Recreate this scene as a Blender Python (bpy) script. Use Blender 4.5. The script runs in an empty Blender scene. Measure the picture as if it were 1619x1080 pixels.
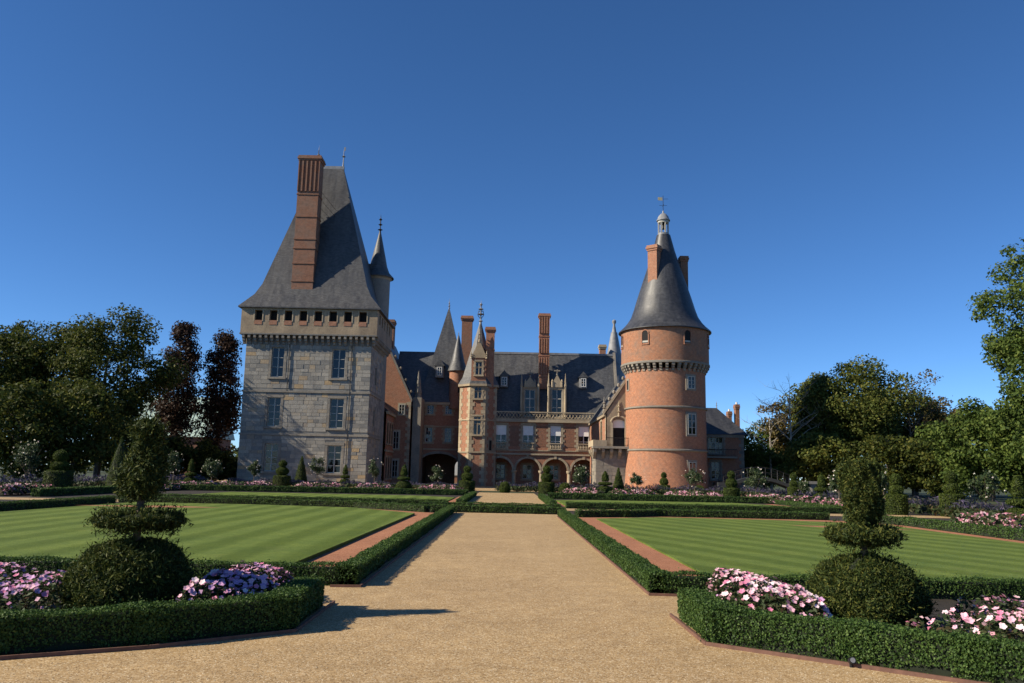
import bpy, math, random
import numpy as np
from mathutils import Vector, Matrix
random.seed(7); rng = np.random.default_rng(11)
sc = bpy.context.scene
col = sc.collection
R_ = math.radians
# ------------------------------------------------------------------ camera
F, CX, CY, H = 1280.0, 809.5, 540.0, 1.65          # focal length in photo pixels, eye height in metres
_Y = Vector(((801.6 - CX) / F, (749.2 - CY) / F, 1)).normalized()
_h = Vector((math.cos(R_(1.15)), math.sin(R_(1.15)), 0))
_X = (_h - _Y * _h.dot(_Y)).normalized()
_Z = _Y.cross(_X)
if _Z.y > 0: _Z = -_Z
def ray(px, py):
    d = Vector(((px - CX) / F, (py - CY) / F, 1))
    return Vector((_X.dot(d), _Y.dot(d), _Z.dot(d)))
def G(px, py, z=0.0):                                # pixel -> point on the ground
    w = ray(px, py); t = (z - H) / w.z
    return w.x * t, w.y * t
def P(px, py, Y):                                    # pixel -> x, z on a plane at depth Y
    w = ray(px, py); t = Y / w.y
    return w.x * t, H + w.z * t
cd = bpy.data.cameras.new('camera'); cam = bpy.data.objects.new('camera', cd); col.objects.link(cam)
cd.sensor_width = 36; cd.lens = F / 1619 * 36; cd.clip_start = 0.1; cd.clip_end = 6000
m = Matrix.Identity(4)
for i, ax in enumerate((_X, _Y, _Z)):
    m[i][0] = ax.x; m[i][1] = -ax.y; m[i][2] = -ax.z
m[0][3], m[1][3], m[2][3] = 0, 0, H
cam.matrix_world = m
sc.camera = cam
# ------------------------------------------------------------------ sky and sun
SUN_EL = 32.0; SUN_DIR = Vector((-0.965, -0.25, 0)).normalized()   # towards the sun, on the ground
w = bpy.data.worlds.new('World'); sc.world = w; w.use_nodes = True
nt = w.node_tree; nt.nodes.clear()
sky = nt.nodes.new('ShaderNodeTexSky'); sky.sky_type = 'NISHITA'; sky.sun_disc = False
sky.sun_elevation = R_(SUN_EL); sky.sun_rotation = math.atan2(SUN_DIR.x, SUN_DIR.y)
sky.air_density = 0.6; sky.dust_density = 0.0; sky.ozone_density = 6.0; sky.altitude = 100
bg = nt.nodes.new('ShaderNodeBackground'); bg.inputs['Strength'].default_value = 0.096
wo = nt.nodes.new('ShaderNodeOutputWorld')
hs = nt.nodes.new('ShaderNodeHueSaturation'); hs.inputs['Saturation'].default_value = 1.1
nt.links.new(sky.outputs[0], hs.inputs['Color']); nt.links.new(hs.outputs[0], bg.inputs['Color']); nt.links.new(bg.outputs[0], wo.inputs['Surface'])
sl = bpy.data.lights.new('sun', 'SUN'); sun = bpy.data.objects.new('sun', sl); col.objects.link(sun)
sl.energy = 5.0; sl.angle = R_(0.53); sl.color = (1.0, 0.89, 0.71)
to_sun = (SUN_DIR * math.cos(R_(SUN_EL)) + Vector((0, 0, math.sin(R_(SUN_EL)))))
sun.rotation_euler = to_sun.to_track_quat('Z', 'Y').to_euler(); sun.location = (-60, -20, 60)
sc.view_settings.view_transform = 'Standard'; sc.view_settings.look = 'None'
sc.view_settings.exposure = 0.7; sc.view_settings.gamma = 1.0
sc.cycles.max_bounces = 6; sc.cycles.transparent_max_bounces = 6; sc.cycles.sample_clamp_indirect = 4
# ------------------------------------------------------------------ materials
M = {}
def newmat(name):
    mt = bpy.data.materials.new(name); mt.use_nodes = True; M[name] = mt
    nt = mt.node_tree; b = nt.nodes['Principled BSDF']
    return mt, nt, b
def N(nt, t, **kw):
    n = nt.nodes.new('ShaderNode' + t)
    for k, v in kw.items():
        if k in n.inputs: n.inputs[k].default_value = v
        else: setattr(n, k, v)
    return n
def ramp(nt, fac, stops):
    r = N(nt, 'ValToRGB'); e = r.color_ramp.elements
    while len(e) < len(stops): e.new(0.5)
    for el, (p, c) in zip(e, stops): el.position = p; el.color = (*c, 1)
    nt.links.new(fac, r.inputs[0]); return r.outputs[0]
def mix(nt, fac, a, b, mode='MIX'):
    n = N(nt, 'Mix', data_type='RGBA', blend_type=mode)
    for s, v in ((0, fac), (6, a), (7, b)):
        if hasattr(v, 'node'): nt.links.new(v, n.inputs[s])
        else: n.inputs[s].default_value = v if s == 0 else (*v, 1)
    return n.outputs[2]
def noise(nt, vec, scale, detail=4, rough=0.6):
    n = N(nt, 'TexNoise', Scale=scale, Detail=detail, Roughness=rough)
    nt.links.new(vec, n.inputs['Vector']); return n.outputs['Fac']
def bump(nt, b, h, strength=0.4, dist=0.02):
    n = N(nt, 'Bump', Strength=strength, Distance=dist)
    nt.links.new(h, n.inputs['Height']); nt.links.new(n.outputs[0], b.inputs['Normal'])
def coords(nt, kind='Object'): return N(nt, 'TexCoord').outputs[kind]
def plain(name, c, rough=0.7, var=0.15, scale=3.0, metal=0.0, bmp=0.0, spec=0.4):
    mt, nt, b = newmat(name); v = coords(nt)
    f = noise(nt, v, scale)
    nt.links.new(ramp(nt, f, [(0.25, tuple(x * (1 - var) for x in c)), (0.75, tuple(min(1, x * (1 + var)) for x in c))]), b.inputs['Base Color'])
    b.inputs['Roughness'].default_value = rough; b.inputs['Metallic'].default_value = metal
    b.inputs['Specular IOR Level'].default_value = spec
    if bmp: bump(nt, b, noise(nt, v, scale * 8), bmp)
    return mt
def brick(name, c1, c2, mortar, diaper=0.0, grey=0.3):
    mt, nt, b = newmat(name); uv = coords(nt, 'UV'); ob = coords(nt)
    t = N(nt, 'TexBrick', Scale=1.0); t.inputs['Brick Width'].default_value = 0.24; t.inputs['Row Height'].default_value = 0.075
    t.inputs['Mortar Size'].default_value = 0.009; t.inputs['Color1'].default_value = (*c1, 1)
    t.inputs['Color2'].default_value = (*c2, 1); t.inputs['Mortar'].default_value = (*mortar, 1)
    nt.links.new(uv, t.inputs['Vector']); c = t.outputs['Color']
    if diaper:                                        # burnt headers laid in a lozenge pattern
        sx = N(nt, 'SeparateXYZ'); nt.links.new(uv, sx.inputs[0])
        def mth(op, a, bb=None):
            n = N(nt, 'Math', operation=op)
            for i, q in enumerate((a, bb)):
                if q is None: continue
                if hasattr(q, 'node'): nt.links.new(q, n.inputs[i])
                else: n.inputs[i].default_value = q
            return n.outputs[0]
        a = mth('PINGPONG', mth('ADD', sx.outputs[0], sx.outputs[1]), 0.33)
        d = mth('PINGPONG', mth('SUBTRACT', sx.outputs[0], sx.outputs[1]), 0.33)
        mn = mth('LESS_THAN', mth('MINIMUM', a, d), 0.07)
        c = mix(nt, mth('MULTIPLY', mn, diaper), c, (0.16, 0.10, 0.08))
    f = noise(nt, ob, 0.55, 7, 0.72)
    c = mix(nt, ramp(nt, f, [(0.45, (0, 0, 0)), (0.7, (grey,) * 3)]), c, (0.2, 0.15, 0.12))
    f2 = noise(nt, ob, 3.5, 4, 0.7)
    c = mix(nt, 0.5, c, ramp(nt, f2, [(0.3, (0.55, 0.55, 0.55)), (0.7, (1.25, 1.2, 1.15))]), 'MULTIPLY')
    nt.links.new(c, b.inputs['Base Color']); b.inputs['Roughness'].default_value = 0.85
    b.inputs['Specular IOR Level'].default_value = 0.2
    bump(nt, b, t.outputs['Fac'], -0.4, 0.01)
def blockmat(name, stops, rough=0.9, stain=0.5):
    mt, nt, b = newmat(name); ob = coords(nt)
    g = N(nt, 'NewGeometry'); oi = N(nt, 'ObjectInfo')
    ad = N(nt, 'Math', operation='ADD'); nt.links.new(g.outputs['Random Per Island'], ad.inputs[0]); nt.links.new(oi.outputs['Random'], ad.inputs[1])
    fr = N(nt, 'Math', operation='FRACT'); nt.links.new(ad.outputs[0], fr.inputs[0])
    c = ramp(nt, fr.outputs[0], stops)
    gp = N(nt, 'NewGeometry').outputs['Position']
    f = noise(nt, gp, 0.5, 6, 0.7)
    c = mix(nt, stain, c, ramp(nt, f, [(0.3, (0.5, 0.5, 0.52)), (0.65, (1.2, 1.18, 1.1))]), 'MULTIPLY')
    f = noise(nt, gp, 6, 4, 0.7)
    c = mix(nt, 0.5, c, ramp(nt, f, [(0.3, (0.65, 0.65, 0.65)), (0.7, (1.2, 1.2, 1.2))]), 'MULTIPLY')
    nt.links.new(c, b.inputs['Base Color']); b.inputs['Roughness'].default_value = rough
    b.inputs['Specular IOR Level'].default_value = 0.2
    bump(nt, b, f, 0.5, 0.03)
brick('brick', (0.33, 0.115, 0.056), (0.25, 0.078, 0.038), (0.42, 0.33, 0.25))
brick('brick_tower', (0.39, 0.135, 0.055), (0.29, 0.09, 0.038), (0.42, 0.32, 0.24), diaper=0.2, grey=0.5)
brick('brick_drum', (0.36, 0.13, 0.058), (0.26, 0.088, 0.042), (0.36, 0.28, 0.2), diaper=0.2, grey=0.85)
brick('brick_old', (0.27, 0.105, 0.055), (0.18, 0.072, 0.042), (0.26, 0.2, 0.16), grey=0.6)
blockmat('stone_blocks', [(0, (0.2, 0.195, 0.185)), (0.3, (0.28, 0.262, 0.232)), (0.68, (0.34, 0.318, 0.28)), (0.86, (0.33, 0.29, 0.235)), (0.93, (0.40, 0.29, 0.17)), (1, (0.23, 0.225, 0.22))])
blockmat('quoin_stone', [(0, (0.35, 0.28, 0.195)), (0.5, (0.42, 0.35, 0.255)), (1, (0.29, 0.24, 0.18))], stain=0.6)
blockmat('grey_stone', [(0, (0.22, 0.2, 0.175)), (0.5, (0.28, 0.25, 0.21)), (1, (0.19, 0.18, 0.165))], stain=0.6)
blockmat('warm_stone', [(0, (0.28, 0.22, 0.16)), (1, (0.33, 0.26, 0.185))], stain=0.8)
plain('mortar', (0.2, 0.19, 0.17), 0.95, 0.3, 2)
def slate(name, base, rough=0.45):
    mt, nt, b = newmat(name); uv = coords(nt, 'UV')
    t = N(nt, 'TexBrick', Scale=1.0); t.inputs['Brick Width'].default_value = 0.28; t.inputs['Row Height'].default_value = 0.14
    t.inputs['Mortar Size'].default_value = 0.012; t.inputs['Mortar Smooth'].default_value = 0.4
    t.inputs['Color1'].default_value = (*[x * 1.3 for x in base], 1); t.inputs['Color2'].default_value = (*[x * 0.75 for x in base], 1)
    t.inputs['Mortar'].default_value = (*[x * 0.4 for x in base], 1); nt.links.new(uv, t.inputs['Vector'])
    mp = N(nt, 'Mapping'); mp.inputs['Scale'].default_value = (1.6, 0.22, 1); nt.links.new(uv, mp.inputs[0])
    f = noise(nt, mp.outputs[0], 0.9, 7, 0.75)
    c = mix(nt, 0.8, t.outputs['Color'], ramp(nt, f, [(0.3, (0.55, 0.56, 0.6)), (0.72, (1.7, 1.65, 1.55))]), 'MULTIPLY')
    nt.links.new(c, b.inputs['Base Color'])
    nt.links.new(ramp(nt, f, [(0.3, (rough - 0.08,) * 3), (0.7, (rough + 0.2,) * 3)]), b.inputs['Roughness'])
    bump(nt, b, t.outputs['Fac'], -0.5, 0.012)
slate('slate', (0.068, 0.07, 0.075), 0.5); slate('slate_keep', (0.05, 0.051, 0.055), 0.5); slate('slate_dark', (0.036, 0.038, 0.044), 0.42)
plain('lead', (0.2, 0.205, 0.215), 0.55, 0.3, 2, 0.0)
plain('iron', (0.035, 0.035, 0.038), 0.5, 0.2, 4, 0.6)
plain('gilt', (0.5, 0.42, 0.25), 0.4, 0.2, 6, 0.4)
plain('white_paint', (0.62, 0.61, 0.57), 0.5, 0.08, 3)
plain('window_paint', (0.36, 0.35, 0.31), 0.55, 0.15, 3)
plain('blind', (0.82, 0.81, 0.78), 0.8, 0.05, 2)
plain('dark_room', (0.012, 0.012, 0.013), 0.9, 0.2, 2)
plain('soil', (0.026, 0.02, 0.014), 0.95, 0.35, 12, bmp=0.8)
plain('corten', (0.13, 0.065, 0.045), 0.75, 0.35, 9)
plain('copper_roof', (0.33, 0.43, 0.38), 0.6, 0.2, 1.5)
plain('pale_wall', (0.58, 0.57, 0.55), 0.8, 0.08, 1)
plain('bark', (0.11, 0.085, 0.065), 0.95, 0.35, 6, bmp=0.8)
plain('pale_bark', (0.28, 0.25, 0.21), 0.95, 0.3, 6, bmp=0.5)
plain('bridge_paint', (0.025, 0.028, 0.03), 0.6, 0.2, 3)
mt, nt, b = newmat('glass'); b.inputs['Base Color'].default_value = (0.012, 0.014, 0.017, 1); b.inputs['Roughness'].default_value = 0.06
nt.links.new(ramp(nt, noise(nt, coords(nt), 1.2), [(0.3, (0.003, 0.003, 0.004)), (0.7, (0.008, 0.009, 0.011))]), b.inputs['Base Color'])
bump(nt, b, noise(nt, coords(nt), 1.7, 2), 0.12, 0.05)
# gravel
def gravel(name, stops, scale, far):
    mt, nt, b = newmat(name); g = coords(nt)
    v = N(nt, 'TexVoronoi', Scale=scale); nt.links.new(g, v.inputs['Vector'])
    c = ramp(nt, N_sep(nt, v.outputs['Color']), stops)
    f = noise(nt, g, 0.45, 6, 0.65)
    c = mix(nt, 0.6, c, ramp(nt, f, [(0.3, (0.78, 0.76, 0.74)), (0.7, (1.12, 1.12, 1.1))]), 'MULTIPLY')
    f4 = noise(nt, g, 3.2, 6, 0.7)
    c = mix(nt, 0.55, c, ramp(nt, f4, [(0.32, (0.7, 0.68, 0.66)), (0.62, (1.12, 1.12, 1.1))]), 'MULTIPLY')
    f5 = noise(nt, g, 1.3, 9, 0.8)
    c = mix(nt, ramp(nt, f5, [(0.6, (0, 0, 0)), (0.68, (0.45,) * 3)]), c, (0.14, 0.095, 0.055))
    f3 = noise(nt, g, 14, 3, 0.6)
    c = mix(nt, 0.5, c, ramp(nt, f3, [(0.3, (0.75, 0.74, 0.72)), (0.7, (1.18, 1.17, 1.15))]), 'MULTIPLY')
    nt.links.new(c, b.inputs['Base Color']); b.inputs['Roughness'].default_value = 0.9; b.inputs['Specular IOR Level'].default_value = 0.25
    ad = N(nt, 'Math', operation='MULTIPLY_ADD'); ad.inputs[1].default_value = 0.8
    nt.links.new(f3, ad.inputs[0]); nt.links.new(v.outputs['Distance'], ad.inputs[2])
    bump(nt, b, ad.outputs[0], -0.8, 0.012)
def N_sep(nt, c):
    s = N(nt, 'SeparateColor'); nt.links.new(c, s.inputs[0]); return s.outputs[0]
gravel('gravel', [(0, (0.16, 0.1, 0.046)), (0.18, (0.32, 0.212, 0.1)), (0.45, (0.365, 0.245, 0.118)), (0.8, (0.42, 0.295, 0.155)), (1, (0.6, 0.5, 0.35))], 85, 0)
gravel('crushed_brick', [(0, (0.22, 0.085, 0.042)), (0.5, (0.34, 0.145, 0.075)), (1, (0.42, 0.22, 0.13))], 90, 0)
def lawnmat(name, ang, period):
    mt, nt, b = newmat(name); g = coords(nt)
    mp = N(nt, 'Mapping'); mp.inputs['Rotation'].default_value = (0, 0, R_(ang)); nt.links.new(g, mp.inputs[0])
    wv = N(nt, 'TexWave', Scale=0.314 / period * 1.0, Distortion=0.6, Detail=3); wv.inputs['Detail Scale'].default_value = 2.5
    wv.bands_direction = 'X'; nt.links.new(mp.outputs[0], wv.inputs['Vector'])
    c = ramp(nt, wv.outputs['Fac'], [(0.2, (0.088, 0.132, 0.019)), (0.8, (0.128, 0.182, 0.036))])
    f = noise(nt, g, 0.5, 6, 0.65)
    c = mix(nt, 0.8, c, ramp(nt, f, [(0.3, (0.75, 0.82, 0.8)), (0.72, (1.25, 1.18, 1.1))]), 'MULTIPLY')
    f = noise(nt, g, 5, 5, 0.75)
    c = mix(nt, 0.7, c, ramp(nt, f, [(0.3, (0.72, 0.78, 0.7)), (0.68, (1.3, 1.18, 1.2))]), 'MULTIPLY')
    f = noise(nt, g, 0.8, 8, 0.8)
    c = mix(nt, ramp(nt, f, [(0.58, (0, 0, 0)), (0.72, (0.55,) * 3)]), c, (0.16, 0.15, 0.055))
    f = noise(nt, g, 48, 4, 0.75)
    c = mix(nt, 1.0, c, ramp(nt, f, [(0.3, (0.6, 0.62, 0.6)), (0.7, (1.4, 1.38, 1.3))]), 'MULTIPLY')
    nt.links.new(c, b.inputs['Base Color']); b.inputs['Roughness'].default_value = 0.85; b.inputs['Specular IOR Level'].default_value = 0.2
    bump(nt, b, f, 0.9, 0.03)
lawnmat('lawn_left', -1.5, 1.12); lawnmat('lawn_right', -22.0, 1.12)
plain('field', (0.035, 0.048, 0.018), 0.95, 0.35, 0.4, bmp=0.5)
def leafmat(name, c1, c2, c3=None, trans=0.25, rough=0.55, spec=0.15):
    mt, nt, b = newmat(name); g = N(nt, 'NewGeometry')
    st = [(0, c1), (0.6, c2), (1, c3 or c2)]
    c = ramp(nt, g.outputs['Random Per Island'], st)
    f = noise(nt, g.outputs['Position'], 0.6, 3, 0.6)
    c = mix(nt, 0.7, c, ramp(nt, f, [(0.3, (0.7, 0.75, 0.7)), (0.7, (1.3, 1.2, 1.1))]), 'MULTIPLY')
    nt.links.new(c, b.inputs['Base Color']); b.inputs['Roughness'].default_value = rough
    b.inputs['Specular IOR Level'].default_value = spec
    tr = N(nt, 'BsdfTranslucent'); nt.links.new(c, tr.inputs['Color'])
    ms = N(nt, 'MixShader'); ms.inputs[0].default_value = trans
    nt.links.new(b.outputs[0], ms.inputs[1]); nt.links.new(tr.outputs[0], ms.inputs[2])
    nt.links.new(ms.outputs[0], nt.nodes['Material Output'].inputs['Surface'])
leafmat('box_leaf', (0.025, 0.055, 0.014), (0.055, 0.105, 0.024), (0.10, 0.16, 0.04), 0.25, 0.55, 0.18)
leafmat('yew_leaf', (0.016, 0.03, 0.009), (0.045, 0.068, 0.016), (0.12, 0.125, 0.028), 0.2, 0.6, 0.15)
leafmat('clipped_leaf', (0.03, 0.048, 0.01), (0.065, 0.095, 0.018), (0.11, 0.14, 0.028), 0.25)
leafmat('rose_leaf', (0.02, 0.042, 0.016), (0.05, 0.08, 0.03), (0.11, 0.13, 0.07), 0.25, 0.5, 0.3)
leafmat('tree_dark', (0.022, 0.035, 0.009), (0.058, 0.078, 0.016), (0.12, 0.12, 0.025), 0.35, 0.6, 0.15)
leafmat('tree_olive', (0.04, 0.058, 0.012), (0.09, 0.115, 0.025), (0.17, 0.165, 0.04), 0.35, 0.6, 0.15)
leafmat('tree_green', (0.035, 0.062, 0.014), (0.08, 0.125, 0.028), (0.14, 0.18, 0.04), 0.35, 0.6, 0.15)
leafmat('tree_brown', (0.05, 0.045, 0.016), (0.10, 0.085, 0.026), (0.16, 0.11, 0.04), 0.3)
leafmat('beech_leaf', (0.02, 0.014, 0.011), (0.045, 0.028, 0.021), (0.085, 0.05, 0.036), 0.3)
leafmat('lavender', (0.05, 0.07, 0.035), (0.09, 0.08, 0.12), (0.12, 0.095, 0.19), 0.2)
leafmat('bed_leaf', (0.022, 0.038, 0.014), (0.05, 0.075, 0.03), (0.08, 0.05, 0.03), 0.2)
plain('petal_pale', (0.66, 0.36, 0.44), 0.6, 0.12, 20); plain('petal_white', (0.72, 0.55, 0.58), 0.6, 0.1, 20)
plain('petal_pink', (0.55, 0.17, 0.28), 0.6, 0.15, 20); plain('petal_mauve', (0.44, 0.24, 0.42), 0.6, 0.15, 20)
leafmat('petals', (0.5, 0.17, 0.27), (0.66, 0.36, 0.45), (0.74, 0.58, 0.62), 0.2, 0.6, 0.2)
leafmat('petals_mauve', (0.40, 0.16, 0.30), (0.46, 0.26, 0.46), (0.6, 0.36, 0.5), 0.2, 0.6, 0.15)
leafmat('rose_petals', (0.75, 0.72, 0.6), (0.8, 0.78, 0.7), (0.82, 0.6, 0.6), 0.2, 0.6, 0.2)
# ------------------------------------------------------------------ mesh helpers
ORG = {}
def V(*a): return Vector(a)
def tag(o, label, cat, group=None):
    o['label'] = label; o['category'] = cat
    if group: o['group'] = group
    return o
def thing(name, label, cat, loc, group=None):
    o = bpy.data.objects.new(name, None); col.objects.link(o); o.location = loc; o.empty_display_size = 0.3
    ORG[o.name] = Vector(loc); return tag(o, label, cat, group)
class MB:
    def __init__(s): s.v = []; s.f = []; s.uv = []
    def face(s, pts, uv=None):
        pts = [Vector(p) for p in pts]; i = len(s.v); s.v += pts; s.f.append(tuple(range(i, i + len(pts))))
        if uv is None:
            n = Vector((0, 0, 0))
            for k in range(len(pts)):
                a, b = pts[k], pts[(k + 1) % len(pts)]
                n += Vector(((a.y - b.y) * (a.z + b.z), (a.z - b.z) * (a.x + b.x), (a.x - b.x) * (a.y + b.y)))
            n = n.normalized() if n.length > 1e-12 else Vector((0, 0, 1))
            if abs(n.z) > 0.985: t, bb = Vector((1, 0, 0)), Vector((0, 1, 0))
            else: t = Vector((-n.y, n.x, 0)).normalized(); bb = n.cross(t)
            uv = [(p.dot(t), p.dot(bb)) for p in pts]
        s.uv += uv
    def hexa(s, p):                                  # 8 corners: bottom 4 ccw, top 4 ccw
        for q in ((3, 2, 1, 0), (4, 5, 6, 7), (0, 1, 5, 4), (1, 2, 6, 5), (2, 3, 7, 6), (3, 0, 4, 7)):
            s.face([p[k] for k in q])
        return s
    def box(s, x0, x1, y0, y1, z0, z1):
        return s.hexa([V(x0, y0, z0), V(x1, y0, z0), V(x1, y1, z0), V(x0, y1, z0), V(x0, y0, z1), V(x1, y0, z1), V(x1, y1, z1), V(x0, y1, z1)])
    def fbox(s, fr, u0, u1, d0, d1, w0, w1):
        q = lambda u, d, w_: fr.p(u, d, w_)
        return s.hexa([q(u0, d1, w0), q(u1, d1, w0), q(u1, d0, w0), q(u0, d0, w0), q(u0, d1, w1), q(u1, d1, w1), q(u1, d0, w1), q(u0, d0, w1)])
    def lathe(s, prof, c, n=24, a0=0.0, a1=2 * math.pi, cap=True, er=1.0):
        cx, cy = c[0], c[1]; full = abs(a1 - a0 - 2 * math.pi) < 1e-6
        for k in range(n):
            t0 = a0 + (a1 - a0) * k / n; t1 = a0 + (a1 - a0) * (k + 1) / n
            for (r0, z0), (r1, z1) in zip(prof[:-1], prof[1:]):
                pt = lambda r, t, z: V(cx + r * math.cos(t), cy + r * math.sin(t), z)
                rm = max(r0, r1); l0 = 0.0
                uv = [(t0 * rm, z0), (t1 * rm, z0), (t1 * rm, z1 + l0), (t0 * rm, z1 + l0)]
                if r1 < 1e-4: s.face([pt(r0, t0, z0), pt(r0, t1, z0), pt(0, t0, z1)], uv[:3])
                elif r0 < 1e-4: s.face([pt(0, t0, z0), pt(r1, t1, z1), pt(r1, t0, z1)], uv[:3])
                else: s.face([pt(r0, t0, z0), pt(r0, t1, z0), pt(r1, t1, z1), pt(r1, t0, z1)], uv)
        return s
    def tube(s, p0, p1, r0, r1=None, n=6):
        p0, p1 = Vector(p0), Vector(p1); r1 = r0 if r1 is None else r1
        d = (p1 - p0).normalized(); a = d.orthogonal().normalized(); b = d.cross(a)
        ring = lambda p, r: [p + (a * math.cos(2 * math.pi * k / n) + b * math.sin(2 * math.pi * k / n)) * r for k in range(n)]
        A, B = ring(p0, r0), ring(p1, r1)
        for k in range(n): s.face([A[k], A[(k + 1) % n], B[(k + 1) % n], B[k]])
        s.face(A[::-1]); s.face(B); return s
    def prism(s, pts, vec):
        vec = Vector(vec); a = [Vector(p) for p in pts]; b = [p + vec for p in a]; n = len(a)
        s.face(a); s.face(b[::-1])
        for k in range(n): s.face([a[(k + 1) % n], a[k], b[k], b[(k + 1) % n]])
        return s
    def mesh(s, name, mat, org=Vector((0, 0, 0)), smooth=False):
        me = bpy.data.meshes.new(name)
        me.from_pydata([tuple(p - org) for p in s.v], [], s.f)
        ul = me.uv_layers.new(name='UV'); ul.data.foreach_set('uv', np.array(s.uv, dtype=np.float32).ravel())
        me.materials.append(M[mat]); me.validate()
        if smooth:
            import bmesh
            bm = bmesh.new(); bm.from_mesh(me); bmesh.ops.remove_doubles(bm, verts=bm.verts, dist=0.0005)
            bm.to_mesh(me); bm.free(); me.polygons.foreach_set('use_smooth', [True] * len(me.polygons))
            try: me.set_sharp_from_angle(angle=R_(40))
            except Exception: pass
        return me
    def build(s, name, mat, parent=None, smooth=False, loc=None):
        org = ORG[parent.name] if parent else Vector(loc or (0, 0, 0))
        o = bpy.data.objects.new(name, s.mesh(name, mat, org, smooth)); col.objects.link(o)
        if parent: o.parent = parent
        else: o.location = org
        ORG[o.name] = org; return o
def inst(me, name, parent, loc, rot=(0, 0, 0), scale=(1, 1, 1)):
    o = bpy.data.objects.new(name, me); col.objects.link(o); o.parent = parent
    o.location = Vector(loc) - ORG[parent.name]; o.rotation_euler = rot; o.scale = scale; ORG[o.name] = Vector(loc); return o
class FR:                                            # a wall plane: u along it, d out of it, w up
    def __init__(s, o, t):
        s.o = Vector(o); s.t = Vector((t[0], t[1], 0)).normalized(); s.n = Vector((s.t.y, -s.t.x, 0))
    def p(s, u, d, w_): return s.o + s.t * u + s.n * d + Vector((0, 0, w_))
def arc(a, b, d, rise, n=12):                        # points of an arch head from left to right
    c = (a + b) / 2; r = (b - a) / 2
    return [(c - r * math.cos(math.pi * k / n), d - rise + rise * math.sin(math.pi * k / n)) for k in range(n + 1)]
def wall(mb, fr, u0, u1, w0, w1, holes=(), depth=0.4):
    us = sorted({u0, u1, *[h[0] for h in holes], *[h[1] for h in holes]}); us = [u for u in us if u0 <= u <= u1]
    ws = sorted({w0, w1, *[h[2] for h in holes], *[h[3] for h in holes]}); ws = [q for q in ws if w0 <= q <= w1]
    for a, b in zip(us[:-1], us[1:]):
        for c, d in zip(ws[:-1], ws[1:]):
            mu, mw = (a + b) / 2, (c + d) / 2
            if any(h[0] < mu < h[1] and h[2] < mw < h[3] for h in holes): continue
            mb.face([fr.p(a, 0, c), fr.p(b, 0, c), fr.p(b, 0, d), fr.p(a, 0, d)])
    for h in holes:
        a, b, c, d = h[:4]; rise = h[4] if len(h) > 4 else 0
        if rise:
            pts = arc(a, b, d, rise)
            for (x0, z0), (x1, z1) in zip(pts[:-1], pts[1:]):
                mb.face([fr.p(x0, 0, z0), fr.p(x1, 0, z1), fr.p(x1, 0, d), fr.p(x0, 0, d)])
                mb.face([fr.p(x0, 0, z0), fr.p(x0, -depth, z0), fr.p(x1, -depth, z1), fr.p(x1, 0, z1)])
            top = d - rise
        else:
            top = d; mb.face([fr.p(a, 0, d), fr.p(a, -depth, d), fr.p(b, -depth, d), fr.p(b, 0, d)])
        mb.face([fr.p(a, 0, c), fr.p(a, -depth, c), fr.p(a, -depth, top), fr.p(a, 0, top)])
        mb.face([fr.p(b, 0, c), fr.p(b, 0, top), fr.p(b, -depth, top), fr.p(b, -depth, c)])
        mb.face([fr.p(a, 0, c), fr.p(b, 0, c), fr.p(b, -depth, c), fr.p(a, -depth, c)])
def window(parent, fr, a, b, c, d, nx=2, nz=4, depth=0.28, fm='window_paint', bar=0.055, back=True, transom=None):
    f = MB(); e = -depth
    f.fbox(fr, a, a + 0.09, e, e + 0.08, c, d); f.fbox(fr, b - 0.09, b, e, e + 0.08, c, d)
    f.fbox(fr, a + 0.09, b - 0.09, e, e + 0.08, c, c + 0.1); f.fbox(fr, a + 0.09, b - 0.09, e, e + 0.08, d - 0.09, d)
    iu = [a + 0.09 + (b - a - 0.18) * k / nx for k in range(nx + 1)]; iw = [c + 0.1 + (d - c - 0.19) * k / nz for k in range(nz + 1)]
    for k in range(1, nx):
        ww = bar * (1.5 if nx == 2 or k == nx // 2 else 0.8); f.fbox(fr, iu[k] - ww / 2, iu[k] + ww / 2, e + 0.002, e + 0.07, c + 0.1, d - 0.09)
    for k in range(1, nz):
        ww = bar * (1.7 if transom == k else 0.8)
        for q in range(nx): f.fbox(fr, iu[q] + bar * 0.8, iu[q + 1] - bar * 0.8, e + 0.005, e + 0.06, iw[k] - ww / 2, iw[k] + ww / 2)
    o = f.build('window', fm, parent)
    for i in range(nx):
        for k in range(nz):
            p = MB(); j = random.uniform(-0.006, 0.006); j2 = random.uniform(-0.006, 0.006)
            p.face([fr.p(iu[i], e + 0.02 + j, iw[k]), fr.p(iu[i + 1], e + 0.02 - j, iw[k]), fr.p(iu[i + 1], e + 0.02 - j + j2, iw[k + 1]), fr.p(iu[i], e + 0.02 + j + j2, iw[k + 1])])
            p.build('pane', 'glass', o)
    if back:
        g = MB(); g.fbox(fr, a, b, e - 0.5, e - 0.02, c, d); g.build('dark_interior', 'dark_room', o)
    return o
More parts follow.
